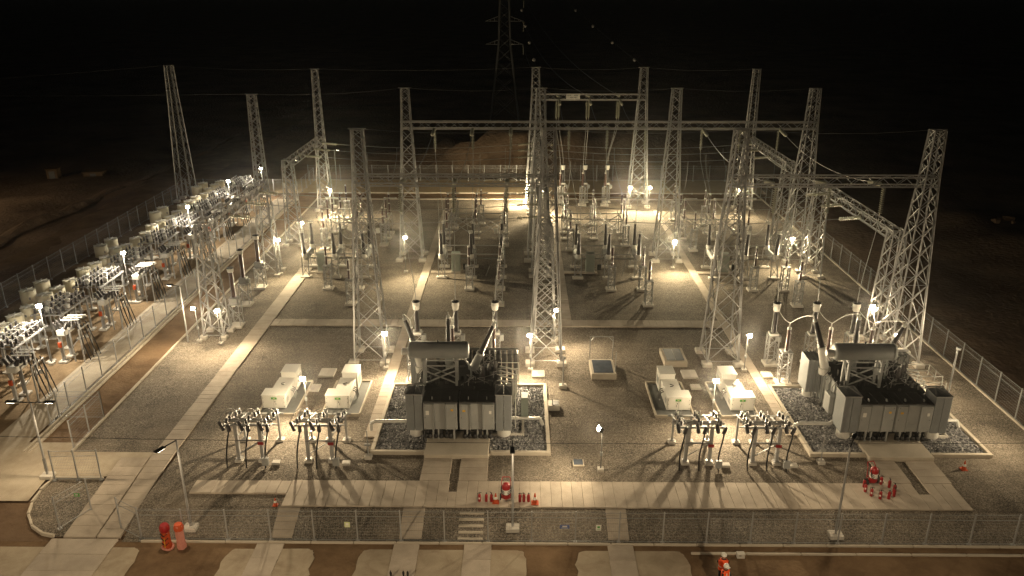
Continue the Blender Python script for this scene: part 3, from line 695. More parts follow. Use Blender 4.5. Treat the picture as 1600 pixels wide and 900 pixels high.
    for y in (cy - .35, cy + .45):
        for x in (-2.35, -.2): sd.box((x, y, 4.1), (.17, .17, 2.1))
        sd.bar((-2.35, y, 3.25), (-.2, y, 4.2), .08); sd.bar((-.2, y, 3.25), (-2.35, y, 4.2), .08); sd.bar((-2.35, y, 4.55), (-.2, y, 4.55), .08)
    for x in (-2.35, -.2): sd.bar((x, cy - .35, 3.3), (x, cy + .45, 4.8), .07); sd.box((x, cy, cz - cr - .02), (.3, 1.0, .1))
    sd.build('conservator_stand', 'panel_grey', t)
    MB().path([(.2, cy, cz - .45), (.5, cy + .4, 4.4), (.7, cy + .9, 3.7), (.7, cy + .9, 3.1)], .07, 8).build('oil_pipe', 'tank_grey', t)
    # high voltage bushings on turrets
    for (p0, p1, p2) in (((-2.85, 4.9, 3.1), (-3.25, 5.0, 4.75), (-3.95, 5.15, 6.85)), ((-.95, 5.1, 3.1), (-.95, 5.1, 4.35), (-.92, 5.2, 7.0)), ((.75, 4.9, 3.1), (1.25, 5.0, 4.15), (2.25, 5.15, 6.45))):
        p0, p1, p2 = map(Vector, (p0, p1, p2)); tu = MB(); tu.tube(p0, p1, .30, .26, 16); tu.tube(p0 - Vector((0, 0, .25)), p0 + (p1 - p0) * .12, .4, .4, 16); tu.build('turret', 'white_metal' if p2.x < -3 else 'tank_grey', t)
        ax = (p2 - p1); L = ax.length; ax.normalize()
        bu = MB().lathe(shed_prof(.08, L - .2, .17, .11, 28, .05), p1, 12, ax).build('bushing', 'dark_rubber', t)
        MB().lathe([(.3, 0), (.3, .08), (.2, .1)], p1, 14, ax).build('flange', 'white_metal', bu); MB().lathe([(.13, L - .2), (.15, L - .05), (.05, L), (.04, L + .22)], p1, 10, ax).build('terminal', 'white_metal', bu)
    # medium voltage bushings, neutral bushing
    for x in (1.5, 1.95, 2.3): MB().lathe(shed_prof(3.1, 4.05, .12, .08, 9, .05), (x, 3.4 + (x - 1.5), 0)).build('neutral_bushing', 'dark_rubber', t)
    # right hand end: ladder, pipes, valves, cabinet
    b = MB()
    for y in (1.5, 2.0): b.bar((3.75, y, .4), (3.75, y, 3.9), .05)
    for k in range(11): b.bar((3.75, 1.5, .6 + k * .3), (3.75, 2.0, .6 + k * .3), .035)
    b.build('ladder', 'white_metal', t)
    b = MB()
    for k in range(5): b.path([(2.7, 2.1 + k * .75, .9 + .35 * k % 1), (3.3 + .12 * k, 2.1 + k * .75, 1.0), (3.3 + .12 * k, 2.3 + k * .7, 2.9), (2.6, 2.3 + k * .7, 3.2)], .06, 8)
    b.path([(2.5, 2.4, 3.9), (3.95, 2.4, 3.9), (3.95, 4.2, 3.9), (2.5, 4.2, 3.9)], .03); b.path([(2.5, 2.4, 3.45), (3.95, 2.4, 3.45), (3.95, 4.2, 3.45), (2.5, 4.2, 3.45)], .03)
    for p_ in ((3.95, 2.4), (3.95, 3.3), (3.95, 4.2)): b.bar((*p_, 3.1), (*p_, 3.95), .04)
    b.build('pipework', 'white_metal', t)
    b = MB()
    for k in range(9):
        y = 1.9 + k * .5; b.path([(-2.75, y, 3.3), (-2.95 - .04 * k, y, 2.8), (-3.0 - .03 * k, y - .2, .6)], .025)
    b.build('control_cables', 'galv_dull', t)
    MB().box((-3.05, 2.9, 1.7), (.45, 1.0, 1.3), ch=.03).build('marshalling_box', 'panel_grey', t); MB().box((4.35, 3.2, 1.15), (.5, .9, 1.6), ch=.03).build('control_cabinet', 'cabinet_green', t)
    # bus ducts
    MB().path([(-2.7, 1.9, 1.0), (-3.6, 1.2, 1.0), (-5.6, 1.2, 1.0), (-5.9, 1.2, .85), (-5.9, 1.2, .3)], .12, 10).build('cable_duct', 'white_metal', t); MB().path([(3.0, 2.2, .7), (4.2, 2.2, .7), (5.4, 2.2, .7), (5.6, 2.2, .2)], .11, 10).build('cable_duct', 'white_metal', t)
    # plinth
    MB().box((0, 1.9, .16), (4.1, 7.4, .34), ch=.03).build('plinth', 'concrete', t)
    MB().box((0, -.68, .13), (4.05, 1.15, .26), ch=.03).build('front_slab', 'concrete', t)
    return t
T1 = make_transformer('grey power transformer left of centre with fan housings and long conservator'); T1.location = (-4.0, 45.3, 0)
dup(T1, 'grey power transformer at far right beside the dark fence', (24.15, 45.3, 0))
def bund(label, cx):
    t = thing('rock_pit', label, 'pit', (cx, 0, 0), group='rock filled pits under the transformers')
    x0, x1, y0, y1 = -5.55, 5.8, 44.1, 53.4
    for (c, d) in ((((x0 + x1) / 2, y1, .1), (x1 - x0 + .24, .24, .3)), ((x0, (y0 + y1) / 2, .1), (.24, y1 - y0 - .25, .3)), ((x1, (y0 + y1) / 2, .1), (.24, y1 - y0 - .25, .3)), (((x0 - 2.05) / 2 - .06, y0, .1), (-2.05 - x0 + .12, .24, .3)), (((x1 + 2.05) / 2 + .06, y0, .1), (x1 - 2.05 + .12, .24, .3))):
        MB().box(c, d, ch=.02).build('wall', 'concrete', t)
    MB().box((0, 44.0, .02), (4.1, .3, .24), ch=.02).build('sill', 'concrete', t)
    MB().box((2.9, 46.3, .1), (2.4, .16, .3), ch=.02).build('low_wall', 'footing', t); MB().box((4.15, 48.1, .1), (.16, 3.7, .3), ch=.02).build('low_wall', 'footing', t)
    b = MB(); rr = random.Random(int(cx * 10)); y = y0 + .2
    while y < y1 - .15:
        x = x0 + .2
        while x < x1 - .15:
            if not (-2.0 < x < 2.0 and y < 51):
                px, py, s_ = x + rr.uniform(-.05, .05), y + rr.uniform(-.05, .05), rr.uniform(.045, .10); v = []
                for dx, dy, dz in ((1, 0, 0), (-1, 0, 0), (0, 1, 0), (0, -1, 0), (0, 0, 1), (0, 0, -1)):
                    k = s_ * rr.uniform(.7, 1.25); v.append((px + dx * k + rr.uniform(-.03, .03), py + dy * k + rr.uniform(-.03, .03), .09 + dz * k * .8 + rr.uniform(-.02, .02)))
                b.add(v, [(0, 2, 4), (2, 1, 4), (1, 3, 4), (3, 0, 4), (2, 0, 5), (1, 2, 5), (3, 1, 5), (0, 3, 5)])
            x += .13
        y += .13
    b.add([(x0, y0, .05), (x1, y0, .05), (x1, y1, .05), (x0, y1, .05)], [(0, 1, 2, 3)])
    o = b.build('rocks', 'rock', t); o['kind'] = 'stuff'
    return t
bund('rock filled concrete pit under the left transformer', -3.9); bund('rock filled concrete pit under the right transformer', 24.25)

# ---------------------------------------------------------------- white auxiliary kiosks
def make_kiosk(label):
    t = thing('kiosk', label, 'kiosk', group='white auxiliary kiosks with green signs')
    f = MB().box((0, .55, .68), (1.66, 1.05, 1.0), ch=.02).build('front_cabinet', 'white_paint', t)
    MB().box((0, .55, 1.2), (1.72, 1.12, .05), ch=.01).build('roof', 'white_paint', f); MB().box((0, .015, .68), (1.5, .03, .88), ch=.008).build('door', 'white_paint', f)
    sg = MB().box((0.05, -.008, .98), (.40, .014, .16)).build('sign', 'green_sign', f); MB().box((.05, -.02, .98), (.14, .008, .07)).build('pictogram', 'pale_sign', sg)
    MB().box((.1, -.006, .72), (.06, .03, .06)).build('lock', 'black', f)
    for sx in (-.74, .74):
        for z in (.35, .68, 1.0): MB().box((sx, -.004, z), (.035, .03, .09)).build('hinge', 'panel_grey', f)
    MB().box((.0, -.003, .68), (.012, .012, .86)).build('seam', 'galv_dull', f); MB().box((.16, -.02, .55), (.03, .03, .16)).build('handle', 'galv_dull', f)
    for sx in (-1, 1):
        for i in range(6): MB().box((sx * .834, .55, .5 + i * .07), (.014, .5, .03)).build('vent_slat', 'panel_grey', f)
    m = MB().box((.24, 1.95, .69), (1.16, 1.8, 1.03), ch=.02).build('middle_duct', 'white_paint', t)
    b = MB(); b.box((.2, 1.9, 1.22), (.3, .05, .03), rz=.6); b.box((.25, 1.65, 1.22), (.25, .05, .03), rz=-.4); b.build('lid_handle', 'black', m)
    r = MB().box((.36, 3.5, .88), (1.12, 1.35, 1.4), ch=.02).build('rear_cabinet', 'white_paint', t)
    MB().box((.36, 3.5, 1.6), (1.18, 1.42, .05), ch=.01).build('roof', 'white_paint', r)
    b = MB()
    for i in range(5): b.box((.935, 3.5, .6 + i * .12), (.02, .8, .05))
    b.build('louvre', 'panel_grey', r)
    b = MB()
    for i in range(3): b.path([(.75, 1.5 + i * .25, .9), (1.0, 1.5 + i * .25, .8), (1.15, 1.4 + i * .25, .25)], .04)
    b.build('hose', 'galv_dull', t)
    for (c, d) in (((.35, -.72, .1), (2.6, .12, .24)), ((.35, 4.35, .1), (2.6, .12, .24)), ((-.98, 1.8, .1), (.12, 5.0, .24)), ((1.66, 1.8, .1), (.12, 5.0, .24))): MB().box(c, d, ch=.02).build('kerb', 'concrete', t)
    MB().box((.35, 1.8, .06), (2.5, 4.9, .08)).build('base_slab', 'pit_grey', t)
    return t
kk = None
for x, l in ((-17.35, 'white auxiliary kiosk at far left with the lamp on its right'), (-12.85, 'white auxiliary kiosk between the lamp and the left transformer'), (11.2, 'white auxiliary kiosk right of the open gravel, lamp on its right'), (15.7, 'white auxiliary kiosk left of the right transformer pit')):
    if kk is None: kk = make_kiosk(l); kk.location = (x, 49.6, 0)
    else: o = dup(kk, l, (x, 49.6, 0))
    if x > 0:
        o.scale = (-1, 1, 1)
# the mirrored pair keeps readable signs because the sign is a plain pictogram

# ---------------------------------------------------------------- cable termination frames
def make_term(label, flip=1):
    t = thing('cable_termination', label, 'cable termination', group='cable termination frames before the kiosks')
    for x, y, hh, w_ in ((-.75, -1.2, 2.6, .2), (.75, -1.2, 2.6, .2), (-1.15, 1.25, 1.9, .12), (0, 1.25, 1.9, .12), (1.15, 1.25, 1.9, .12)):
        lg = MB(); lg.box((x, y, hh / 2 + .1), (w_, w_, hh)); lg.box((x, y, .22), (w_ + .16, w_ + .16, .04)); lg.build('leg', 'galv', t); MB().box((x, y, .06), (.5, .5, .18), ch=.03).build('footing', 'footing', t)
    b = MB()
    for y, z in ((-1.45, 2.72), (-.95, 2.72), (-.3, 2.5), (1.25, 2.02)): b.bar((-1.55, y, z), (1.55, y, z), .11, .09)
    for x in (-1.3, -.75, 0, .75, 1.3): b.bar((x, -1.5, 2.80), (x, 1.3, 2.08), .07, .05)
    for x in (-.75, .75): b.bar((x, -1.2, 1.7), (x, 1.25, 1.3), .06)
    b.bar((-1.15, 1.25, 1.2), (1.15, 1.25, 1.2), .08); b.bar((-.75, -1.2, 1.5), (.75, -1.2, 1.5), .08); b.bar((-.75, -1.2, .5), (.75, -1.2, 1.5), .05)
    b.build('frame', 'galv', t)
    MB().bar((-1.2, .9, 2.2), (1.2, .9, 2.2), .14, .06).build('busbar', 'white_metal', t)
    for x in (-1.2, 0, 1.2):
        for y, z in ((-1.3, 2.78), (-.75, 2.7), (.1, 2.45), (.75, 2.28)): MB().lathe(shed_prof(z, z + .34, .06, .05, 4, .06), (x + .08 * (y > 0), y, 0), 8).build('insulator', 'dark_rubber', t)
        MB().lathe(shed_prof(-.3, .42, .075, .06, 7, .06), (x - .22, -1.6, 2.7), 8, (-.25, -.2, 1)).build('surge_arrester', 'dark_rubber', t)
        MB().lathe(shed_prof(-.2, .4, .07, .06, 6, .06), (x + .2, -1.62, 2.55), 8, (.1, -.35, 1)).build('cable_head', 'dark_rubber', t)
        b = MB(); b.bar((x, -1.35, 3.15), (x, -.7, 3.08), .06); b.box((x + .05, -.7, 3.1), (.24, .3, .05)); b.build('fuse_link', 'white_metal', t)
        b = MB(); b.bar((x + .08, .05, 2.82), (x + .08, .8, 2.65), .06); b.box((x + .1, .4, 2.76), (.2, .2, .05)); b.build('switch_blade', 'white_metal', t)
        MB().path(bez((x - .3, -1.65, 3.1), (x - .25, -1.3, 3.75), (x + .25, -.5, 3.6), (x + .1, .05, 2.85)), .02).build('jumper', 'galv_dull', t)
        MB().path(bez((x + .2, -1.6, 2.45), (x + .1, -1.9, 1.8), (x - .15, -1.7, 1.0), (x - .05, -2.05, .02)), .05, 6).build('cable', 'black', t)
    MB().box((1.15, -1.95, .45), (.4, .25, .5), ch=.02).build('meter_box', 'panel_grey', t)
    MB().box((.75, -1.33, 1.35), (.36, .04, .2)).build('warning_plate', 'red', t)
    MB().box((1.7, -1.6, .15), (.5, .4, .16), ch=.02).build('cable_cover', 'footing', t)
    return t
tt = None
for x, l in ((-16.95, 'cable termination frame in front of the far left kiosk'), (-12.55, 'cable termination frame between far left frame and left transformer'), (11.2, 'cable termination frame right of the lone lamp post on open gravel'), (15.4, 'cable termination frame beside the right transformer pit')):
    if tt is None: tt = make_term(l); tt.location = (x, 44.4, 0)
    else: dup(tt, l, (x, 44.4, 0))

# ---------------------------------------------------------------- left yard: reactors, racks, reclosers
def make_can(label):
    t = thing('reactor', label, 'reactor', group='cream reactor cans along the left fence')
    MB().lathe([(.58, 2.0), (.65, 2.03), (.65, 3.18), (.58, 3.22)], n=20).build('winding', 'cream', t)
    b = MB()
    for k in range(4):
        a = k * pi / 4; b.bar((-.68 * cos(a), -.68 * sin(a), 3.25), (.68 * cos(a), .68 * sin(a), 3.25), .05)
    b.lathe([(.1, 3.2), (.1, 3.36)]); b.build('spider', 'white_paint', t)
    for k in range(3):
        a = k * 2 * pi / 3; x, y = .4 * cos(a), .4 * sin(a); lg = MB(); lg.tube((x, y, .1), (x, y, 1.55), .06); lg.build('leg', 'galv', t); MB().lathe(shed_prof(1.55, 2.05, .06, .06, 5, .05), (x, y, 0), 8).build('insulator', 'porcelain', t)
    MB().box((0, 0, .06), (1.2, 1.2, .16), ch=.02).build('footing', 'footing', t); MB().box((.66, 0, 2.6), (.03, .14, .22)).build('name_plate', 'galv_dull', t)
    return t
def make_rack(label):
    t = thing('capacitor_rack', label, 'rack', group='capacitor racks in the left yard')
    for x in (-1.15, 1.15):
        for y in (-1.9, 0, 1.9): lg = MB(); lg.box((x, y, 1.5), (.13, .13, 2.9)); lg.build('leg', 'galv', t); MB().box((x, y, .05), (.6, .6, .14), ch=.02).build('footing', 'footing', t)
    b = MB()
    for x in (-1.2, 0, 1.2): b.bar((x, -2.3, 2.98), (x, 2.3, 2.98), .12)
    for i in range(8): b.bar((-1.25, -2.2 + i * .63, 3.04), (1.25, -2.2 + i * .63, 3.04), .07)
    b.build('table', 'galv', t)
    caps = MB()
    for i in range(7):
        for j in range(4):
            x, y = -1.0 + j * .66, -1.95 + i * .65
            if (i * 3 + j) % 5 == 4: MB().box((x, y, 3.25), (.34, .2, .34), ch=.02).build('capacitor', 'white_metal', t)
            else: MB().lathe(shed_prof(3.08, 3.5, .085, .07, 4, .06), (x, y, 0), 8).build('insulator', 'dark_rubber', t); caps.box((x, y, 3.59), (.13, .13, .06))
    b = MB()
    for j in range(4):
        x = -1.0 + j * .66; b.bar((x, -2.0, 3.53), (x, 2.0, 3.53), .035)
    for i in range(6): b.path(bez((-1 + .3 * i, -1.9 + .6 * i, 3.55), (-.6 + .3 * i, -1.6 + .6 * i, 3.8), (-.3 + .3 * i, -1.3 + .6 * i, 3.8), (-.1 + .2 * i, -1.2 + .55 * i, 3.55), 6), .025)
    b.build('busbar', 'galv', t); caps.build('terminal_caps', 'panel_grey', t)['kind'] = 'stuff'
    return t
def make_recloser(label):
    t = thing('recloser', label, 'recloser', group='reclosers with black bushings in the left yard')
    for x, y in ((-.45, -.1), (-.45, 1.0)): lg = MB(); lg.box((x, y, 1.25), (.2, .2, 2.3)); lg.build('leg', 'galv', t); MB().box((x, y, .06), (.7, .7, .16), ch=.02).build('footing', 'footing', t)
    MB().box((-.2, .45, 2.55), (.7, 1.5, .5), ch=.06).build('tank', 'white_metal', t)
    for i in range(3):
        for sx in (-1, 1):
            ax = Vector((sx * .55, 0, 1)); MB().lathe(shed_prof(.1, .72, .11, .09, 6, .06), (-.2 + sx * .22, -.05 + i * .5, 2.75), 10, ax).build('bushing', 'dark_rubber', t)
        MB().bar((-.1, -.05 + i * .5, 3.62), (1.35, -.05 + i * .5, 3.66), .13, .05).build('busbar', 'white_paint', t)
        MB().lathe(shed_prof(2.9, 3.55, .07, .06, 7, .05), (.75, -.05 + i * .5, 0), 8).build('insulator', 'dark_rubber', t)
    b = MB()
    for x in (.55, 1.3): 
        for y in (-.3, 1.2): b.bar((x, y, .1), (x, y, 2.9), .09)
    b.bar((.55, -.3, 2.85), (.55, 1.2, 2.85), .08); b.bar((1.3, -.3, 2.85), (1.3, 1.2, 2.85), .08); b.bar((.55, -.3, 1.4), (1.3, -.3, 2.3), .05); b.bar((.55, 1.2, 1.4), (1.3, 1.2, 2.3), .05); b.build('support_frame', 'galv', t)
    for i in range(4): MB().path(bez((1.2, -.2 + i * .42, 3.1), (1.35, -.2 + i * .42, 2.4), (1.15 + .1 * i, .1 + i * .42, 1.5), (1.45 + .08 * i, .3 + i * .38, .02)), .045, 6).build('cable', 'black', t)
    MB().box((-.45, -.28, 1.55), (.26, .16, .42), ch=.02).build('control_box', 'orange' , t)
    MB().box((.9, 1.25, 1.7), (.3, .05, .3)).build('plate', 'white_metal', t)
    return t
cn = rk = rc = None
ORD = ('first', 'second', 'third', 'fourth', 'fifth', 'sixth', 'seventh', 'eighth', 'ninth')
for k in range(9):
    y = 51.2 + 6.5 * k; o_ = ORD[k]
    for j in range(3):
        l = f'cream reactor can, {("near", "middle", "far")[j]} one of the {o_} trio from the front'; p = (-41.1, y - .4 + 2.05 * j, 0)
        if cn is None: cn = make_can(l); cn.location = p
        else: dup(cn, l, (p[0] + rnd.uniform(-.15, .15), p[1] + rnd.uniform(-.12, .12), 0), rz=rnd.uniform(0, 6)).scale = (rnd.uniform(.92, 1.06),) * 2 + (rnd.uniform(.94, 1.05),)
    if k % 2 == 0:
        for j in range(2): dup(cn, f'shaded cream reactor can in the fence side row behind the {o_} trio, {("near", "far")[j]} one', (-43.3, y + .8 + 2.2 * j, 0), rz=rnd.uniform(0, 6))
    l = f'capacitor rack with black insulators beside the {o_} reactor trio from the front'
    if rk is None: rk = make_rack(l); rk.location = (-38.7, y + 4.2, 0)
    else: dup(rk, l, (-38.7, y + 4.2, 0))
    l = f'recloser with black bushings and cables, {o_} from the front along the footpath'
    if rc is None: rc = make_recloser(l); rc.location = (-36.0, y - .3, 0)
    else: dup(rc, l, (-36.0, y - .3, 0))

# ---------------------------------------------------------------- conductors and insulator strings
def string_mb(a, b, n=None, r=.19):
    a = Vector(a); b = Vector(b); L = (b - a).length; n = n or max(4, round(L / .17)); p = [(.03, 0), (.03, .1)]
    for i in range(n):
        z = .1 + (L - .2) * i / n; d = (L - .2) / n; p += [(.05, z), (r, z + d * .25), (r * .9, z + d * .45), (.05, z + d * .55)]
    p += [(.03, L - .1), (.03, L)]
    return MB().lathe(p, a, 8, b - a)
def span(label, a, b, s_=.5, ia=2.1, ib=2.1, r=.03, group='overhead conductors', balls=0, m='wire'):
    t = thing('conductor', label, 'conductor', group=group)
    pts = sag(a, b, s_, 24); A = Vector(a); B = Vector(b)
    da = (pts[2] - pts[0]).normalized(); db = (pts[-3] - pts[-1]).normalized()
    p0 = A + da * ia; p1 = B + db * ib
    if ia: string_mb(A, p0).build('insulator_string', 'glass_disc', t)
    if ib: string_mb(B, p1).build('insulator_string', 'glass_disc', t)
    MB().path(sag(p0, p1, s_ * .9, 20), r).build('wire', m, t)
    for k in range(balls):
        q = A.lerp(B, (k + .4) / balls) - Vector((0, 0, 4 * s_ * ((k + .4) / balls) * (1 - (k + .4) / balls)))
        MB().lathe([(.02, -.25), (.17, -.18), (.25, 0), (.17, .18), (.02, .25)], q, 10).build('marker_ball', 'galv_dull', t)
    return t
def dropper(label, top, L, bottom, mid=None, r=.028, group='droppers hanging from the gantries'):
    t = thing('dropper', label, 'dropper', group=group); q = Vector(top) - Vector((0, 0, L))
    string_mb(top, q, r=.17).build('insulator_string', 'glass_disc', t)
    bt_ = Vector(bottom); MB().path(bez(q, q - Vector((0, 0, 2.0)) , bt_ + Vector(mid or (0, 0, 2.5)), bt_, 14), r).build('wire', 'wire', t)
    return t
for nm, ys, zz in (('near', (67.4, 71.8, 76.1), 9.35), ('far', (94.2, 98.5, 102.6), 9.35)):
    for i, y in enumerate(ys):
        ph = ('front', 'middle', 'rear')[i]
        span(f'{ph} wire of the {nm} busbar, left half', (-25.7, y, zz), (1.7, y, zz), .55, group='busbar wires'); span(f'{ph} wire of the {nm} busbar, right half', (2.5, y, zz), (29.8, y, zz), .55, group='busbar wires')
# wires from the middle gantry to the front gantries, drops to the transformers
for bx, bn in ((-5.0, 'left'), (23.0, 'right')):
    for ph, dx in (('left', -4.0), ('middle', 0), ('right', 4.0)):
        span(f'{ph} overhead wire crossing to the front gantry above the {bn} transformer', (bx + dx, 83.5, 14.3), (bx + dx, 58.9, 14.3), .9)
        dropper(f'{ph} dropper from the front gantry to the {bn} transformer', (bx + dx, 58.2, 14.25), 2.2, (bx + dx * .7675, 57.45, 5.3))
        dropper(f'{ph} dropper below the middle gantry on the {bn} transformer side', (bx + dx, 83.9, 14.2), 2.2, (bx + dx * .7675, 81.0, 5.2))
for ph, dx in (('left', -4.0), ('middle', 0), ('right', 4.0)):
    span(f'{ph} overhead wire between middle and rear gantry', (9.1 + dx, 84.5, 14.3), (9.1 + dx, 106.7, 14.3), .9)
    dropper(f'{ph} dropper below the middle gantry in the line bay', (9.1 + dx, 83.9, 14.2), 2.2, (9.1 + dx * .7675, 81.0, 5.2))
    dropper(f'{ph} dropper from the rear gantry to its instrument transformer', (9.1 + dx, 107.6, 14.2), 2.4, (9.0 + dx * .77, 108.9, 5.3))
    dropper(f'{ph} inner dropper from the rear gantry to its surge arrester', (9.1 + dx - .35, 106.9, 14.2), 2.4, (8.55 + dx * .77, 107.0, 4.95))
    span(f'{ph} outgoing line wire rising from rear gantry to far tower', (9.1 + dx, 107.7, 14.7), (.5, 185, 16.2 + 5 * (('left', 'middle', 'right').index(ph))), 2.5, 2.2, 1.5)
for x, nm in ((2.0, 'left'), (16.1, 'right')): span(f'earth wire with marker balls from the {nm} rear column to the far tower', (x, 107.2, 18.5), (-3.0, 185, 40), 2.0, 0, 0, .012, balls=9, m='galv_dull')
tops = [((-47.0, 109.4), (-26.3, 104.6)), ((-26.3, 104.6), (2.0, 107.2)), ((2.0, 107.2), (16.1, 107.2)), ((16.1, 107.2), (30.1, 105.0)), ((-26.1, 78.6), (-11.95, 84)), ((-11.95, 84), (2.1, 84)), ((2.1, 84), (16.1, 84)), ((16.1, 84), (30.3, 84)), ((-11.95, 58.4), (2.1, 58.4)), ((2.1, 58.4), (16.1, 58.4)), ((16.1, 58.4), (30.3, 58.4)), ((-47.0, 109.4), (-95, 75)), ((-26.1, 78.6), (-90, 88))]
for i, (a, b) in enumerate(tops):
    nm = ('from lone left mast to rear left mast', 'from rear left mast to rear gantry', 'over the rear gantry', 'from rear gantry to rear right mast', 'from near left mast to middle gantry', 'over the left bay of the middle gantry', 'over the centre bay of the middle gantry', 'over the right bay of the middle gantry', 'over the left front gantry', 'between the two front gantries', 'over the right front gantry', 'leaving the lone left mast into the dark', 'leaving the near left mast into the dark')[i]
    span(f'thin earth wire {nm}', (*a, 18.45), (*b, 18.45 if b[0] > -60 else 17.5), .35, 0, 0, .009, 'earth wires between mast tops', m='galv_dull')
# flexible jumpers inside the bays
for bx, bn in BAYS:
    for ph, dx in PH:
        t = thing('jumper_wire', f'{ph} slack wires linking breaker and disconnector in the {bn} switch bay', 'wire', group='slack wires in the switch bays')
        X = bx + dx
        MB().path(bez((X, 81.0, 5.15), (X, 83.5, 4.4), (bx - .25 + dx * 1.12, 88, 4.4), (bx - .25 + dx * 1.12, 91.05, 5.05)), .025).build('wire', 'wire', t)
        y2 = {'left': 76.1, 'middle': 71.8, 'right': 67.4}[ph]
        MB().path(bez((X, 77.25, 5.15), (X, 75.8, 4.9), (X, y2 + .4, 6.2), (X, y2, 8.75)), .025).build('wire', 'wire', t)
        y3 = {'left': 94.2, 'middle': 98.5, 'right': 102.6}[ph]
        MB().path(bez((bx - .25 + dx * 1.12, 93.55, 5.05), (bx + dx, 94.4, 5.3), (X, y3, 6.2), (X, y3, 8.75)), .025).build('wire', 'wire', t)
for tx, tn, o0 in ((-5.0, 'left', -4.0), (23.0, 'right', 24.15)):
    for i, (ph, dx) in enumerate(PH):
        t = thing('jumper_wire', f'{ph} looped wires from current transformer to bushing of the {tn} transformer', 'wire', group='looped wires behind the transformers')
        e = ((-3.97, 50.47, 7.05), (-.92, 50.5, 7.2), (2.32, 50.47, 6.65))[i]; e = Vector((o0 + e[0], e[1], e[2])); m_ = Vector((tx + dx, 54.2, 4.95))
        MB().path(bez((tx + dx, 57.2, 4.9), (tx + dx + .1, 56.2, 4.6), (tx + dx - .2, 54.8, 4.9), m_), .025).build('wire', 'white_metal', t)
        MB().path(bez(m_, m_ + Vector((.1, -.5, .35)), e + Vector((-.3, 1.6, -.5)), e), .025).build('wire', 'white_metal', t)
span('black service wire crossing low in front of both transformers', (-60, 33.5, 8.5), (60, 33.5, 8.4), 1.2, 0, 0, .011, 'service wire in front', m='black_wire')

# ---------------------------------------------------------------- lamps
def light(parent, loc, power, col, rad, aim, cone_, blend):
    ld = bpy.data.lights.new('lamp_light', 'SPOT'); ld.energy = power; ld.color = col; ld.shadow_soft_size = rad; ld.spot_size = radians(cone_); ld.spot_blend = blend
    o = bpy.data.objects.new('lamp_light', ld); C.objects.link(o); o.parent = parent; o.location = loc; o.rotation_euler = Vector(aim).to_track_quat('-Z', 'Y').to_euler(); return o
def flood(label, x, y, z, face=-90, power=1.0, pole=True, col=WARM, size=1.0):
    t = thing('floodlight', label, 'lamp', (x, y, h(x, y)), group='lit floodlights on short poles')
    d = Vector((cos(radians(face)), sin(radians(face)), 0)); R = Matrix.Rotation(radians(face + 90), 3, 'Z') @ Matrix.Rotation(radians(-28), 3, 'X')
    MB().tube((0, 0, 0), (0, 0, z), .04, .035).build('pole', 'galv_dull', t); MB().box((0, 0, .1), (.4, .4, .24), ch=.03).build('footing', 'footing', t)
    c = d * .16 + Vector((0, 0, z + .06)); s_ = size
    hd = MB().box(c, (.46 * s_, .16, .34 * s_), mat3=R, ch=.04).build('housing', 'housing', t)
    fins = MB()
    for k in range(6): fins.box(c + R @ Vector((-.19 + .076 * k, .11, 0)), (.015, .07, .30), mat3=R)
    fins.build('cooling_fins', 'housing', hd)
    MB().box(c + R @ Vector((0, -.09, 0)), (.36 * s_, .03, .25 * s_), mat3=R, ch=.01).build('lens', 'lens', hd)
    br_ = MB(); br_.bar((0, 0, z), c + R @ Vector((0, .07, 0)), .04); br_.build('bracket', 'galv_dull', t)
    MB().box((0, 0, z * .42), (.16, .14, .26), ch=.02).build('switch_box', 'panel_grey', t)
    light(t, c + d * .26 + Vector((0, 0, -.06)), FLOOD * power, col, .08, d + Vector((0, 0, -.30)) if z < 4 else d * .4 + Vector((0, 0, -1)), 160 if z < 4 else 172, .95 if z < 4 else .4)
    pl = bpy.data.lights.new('lamp_spill', 'POINT'); pl.energy = FLOOD * power * (.15 if z < 4 else .4); pl.color = col; pl.shadow_soft_size = .1
    o = bpy.data.objects.new('lamp_spill', pl); C.objects.link(o); o.parent = t; o.location = c + d * .38 + Vector((0, 0, -.12))
    return t
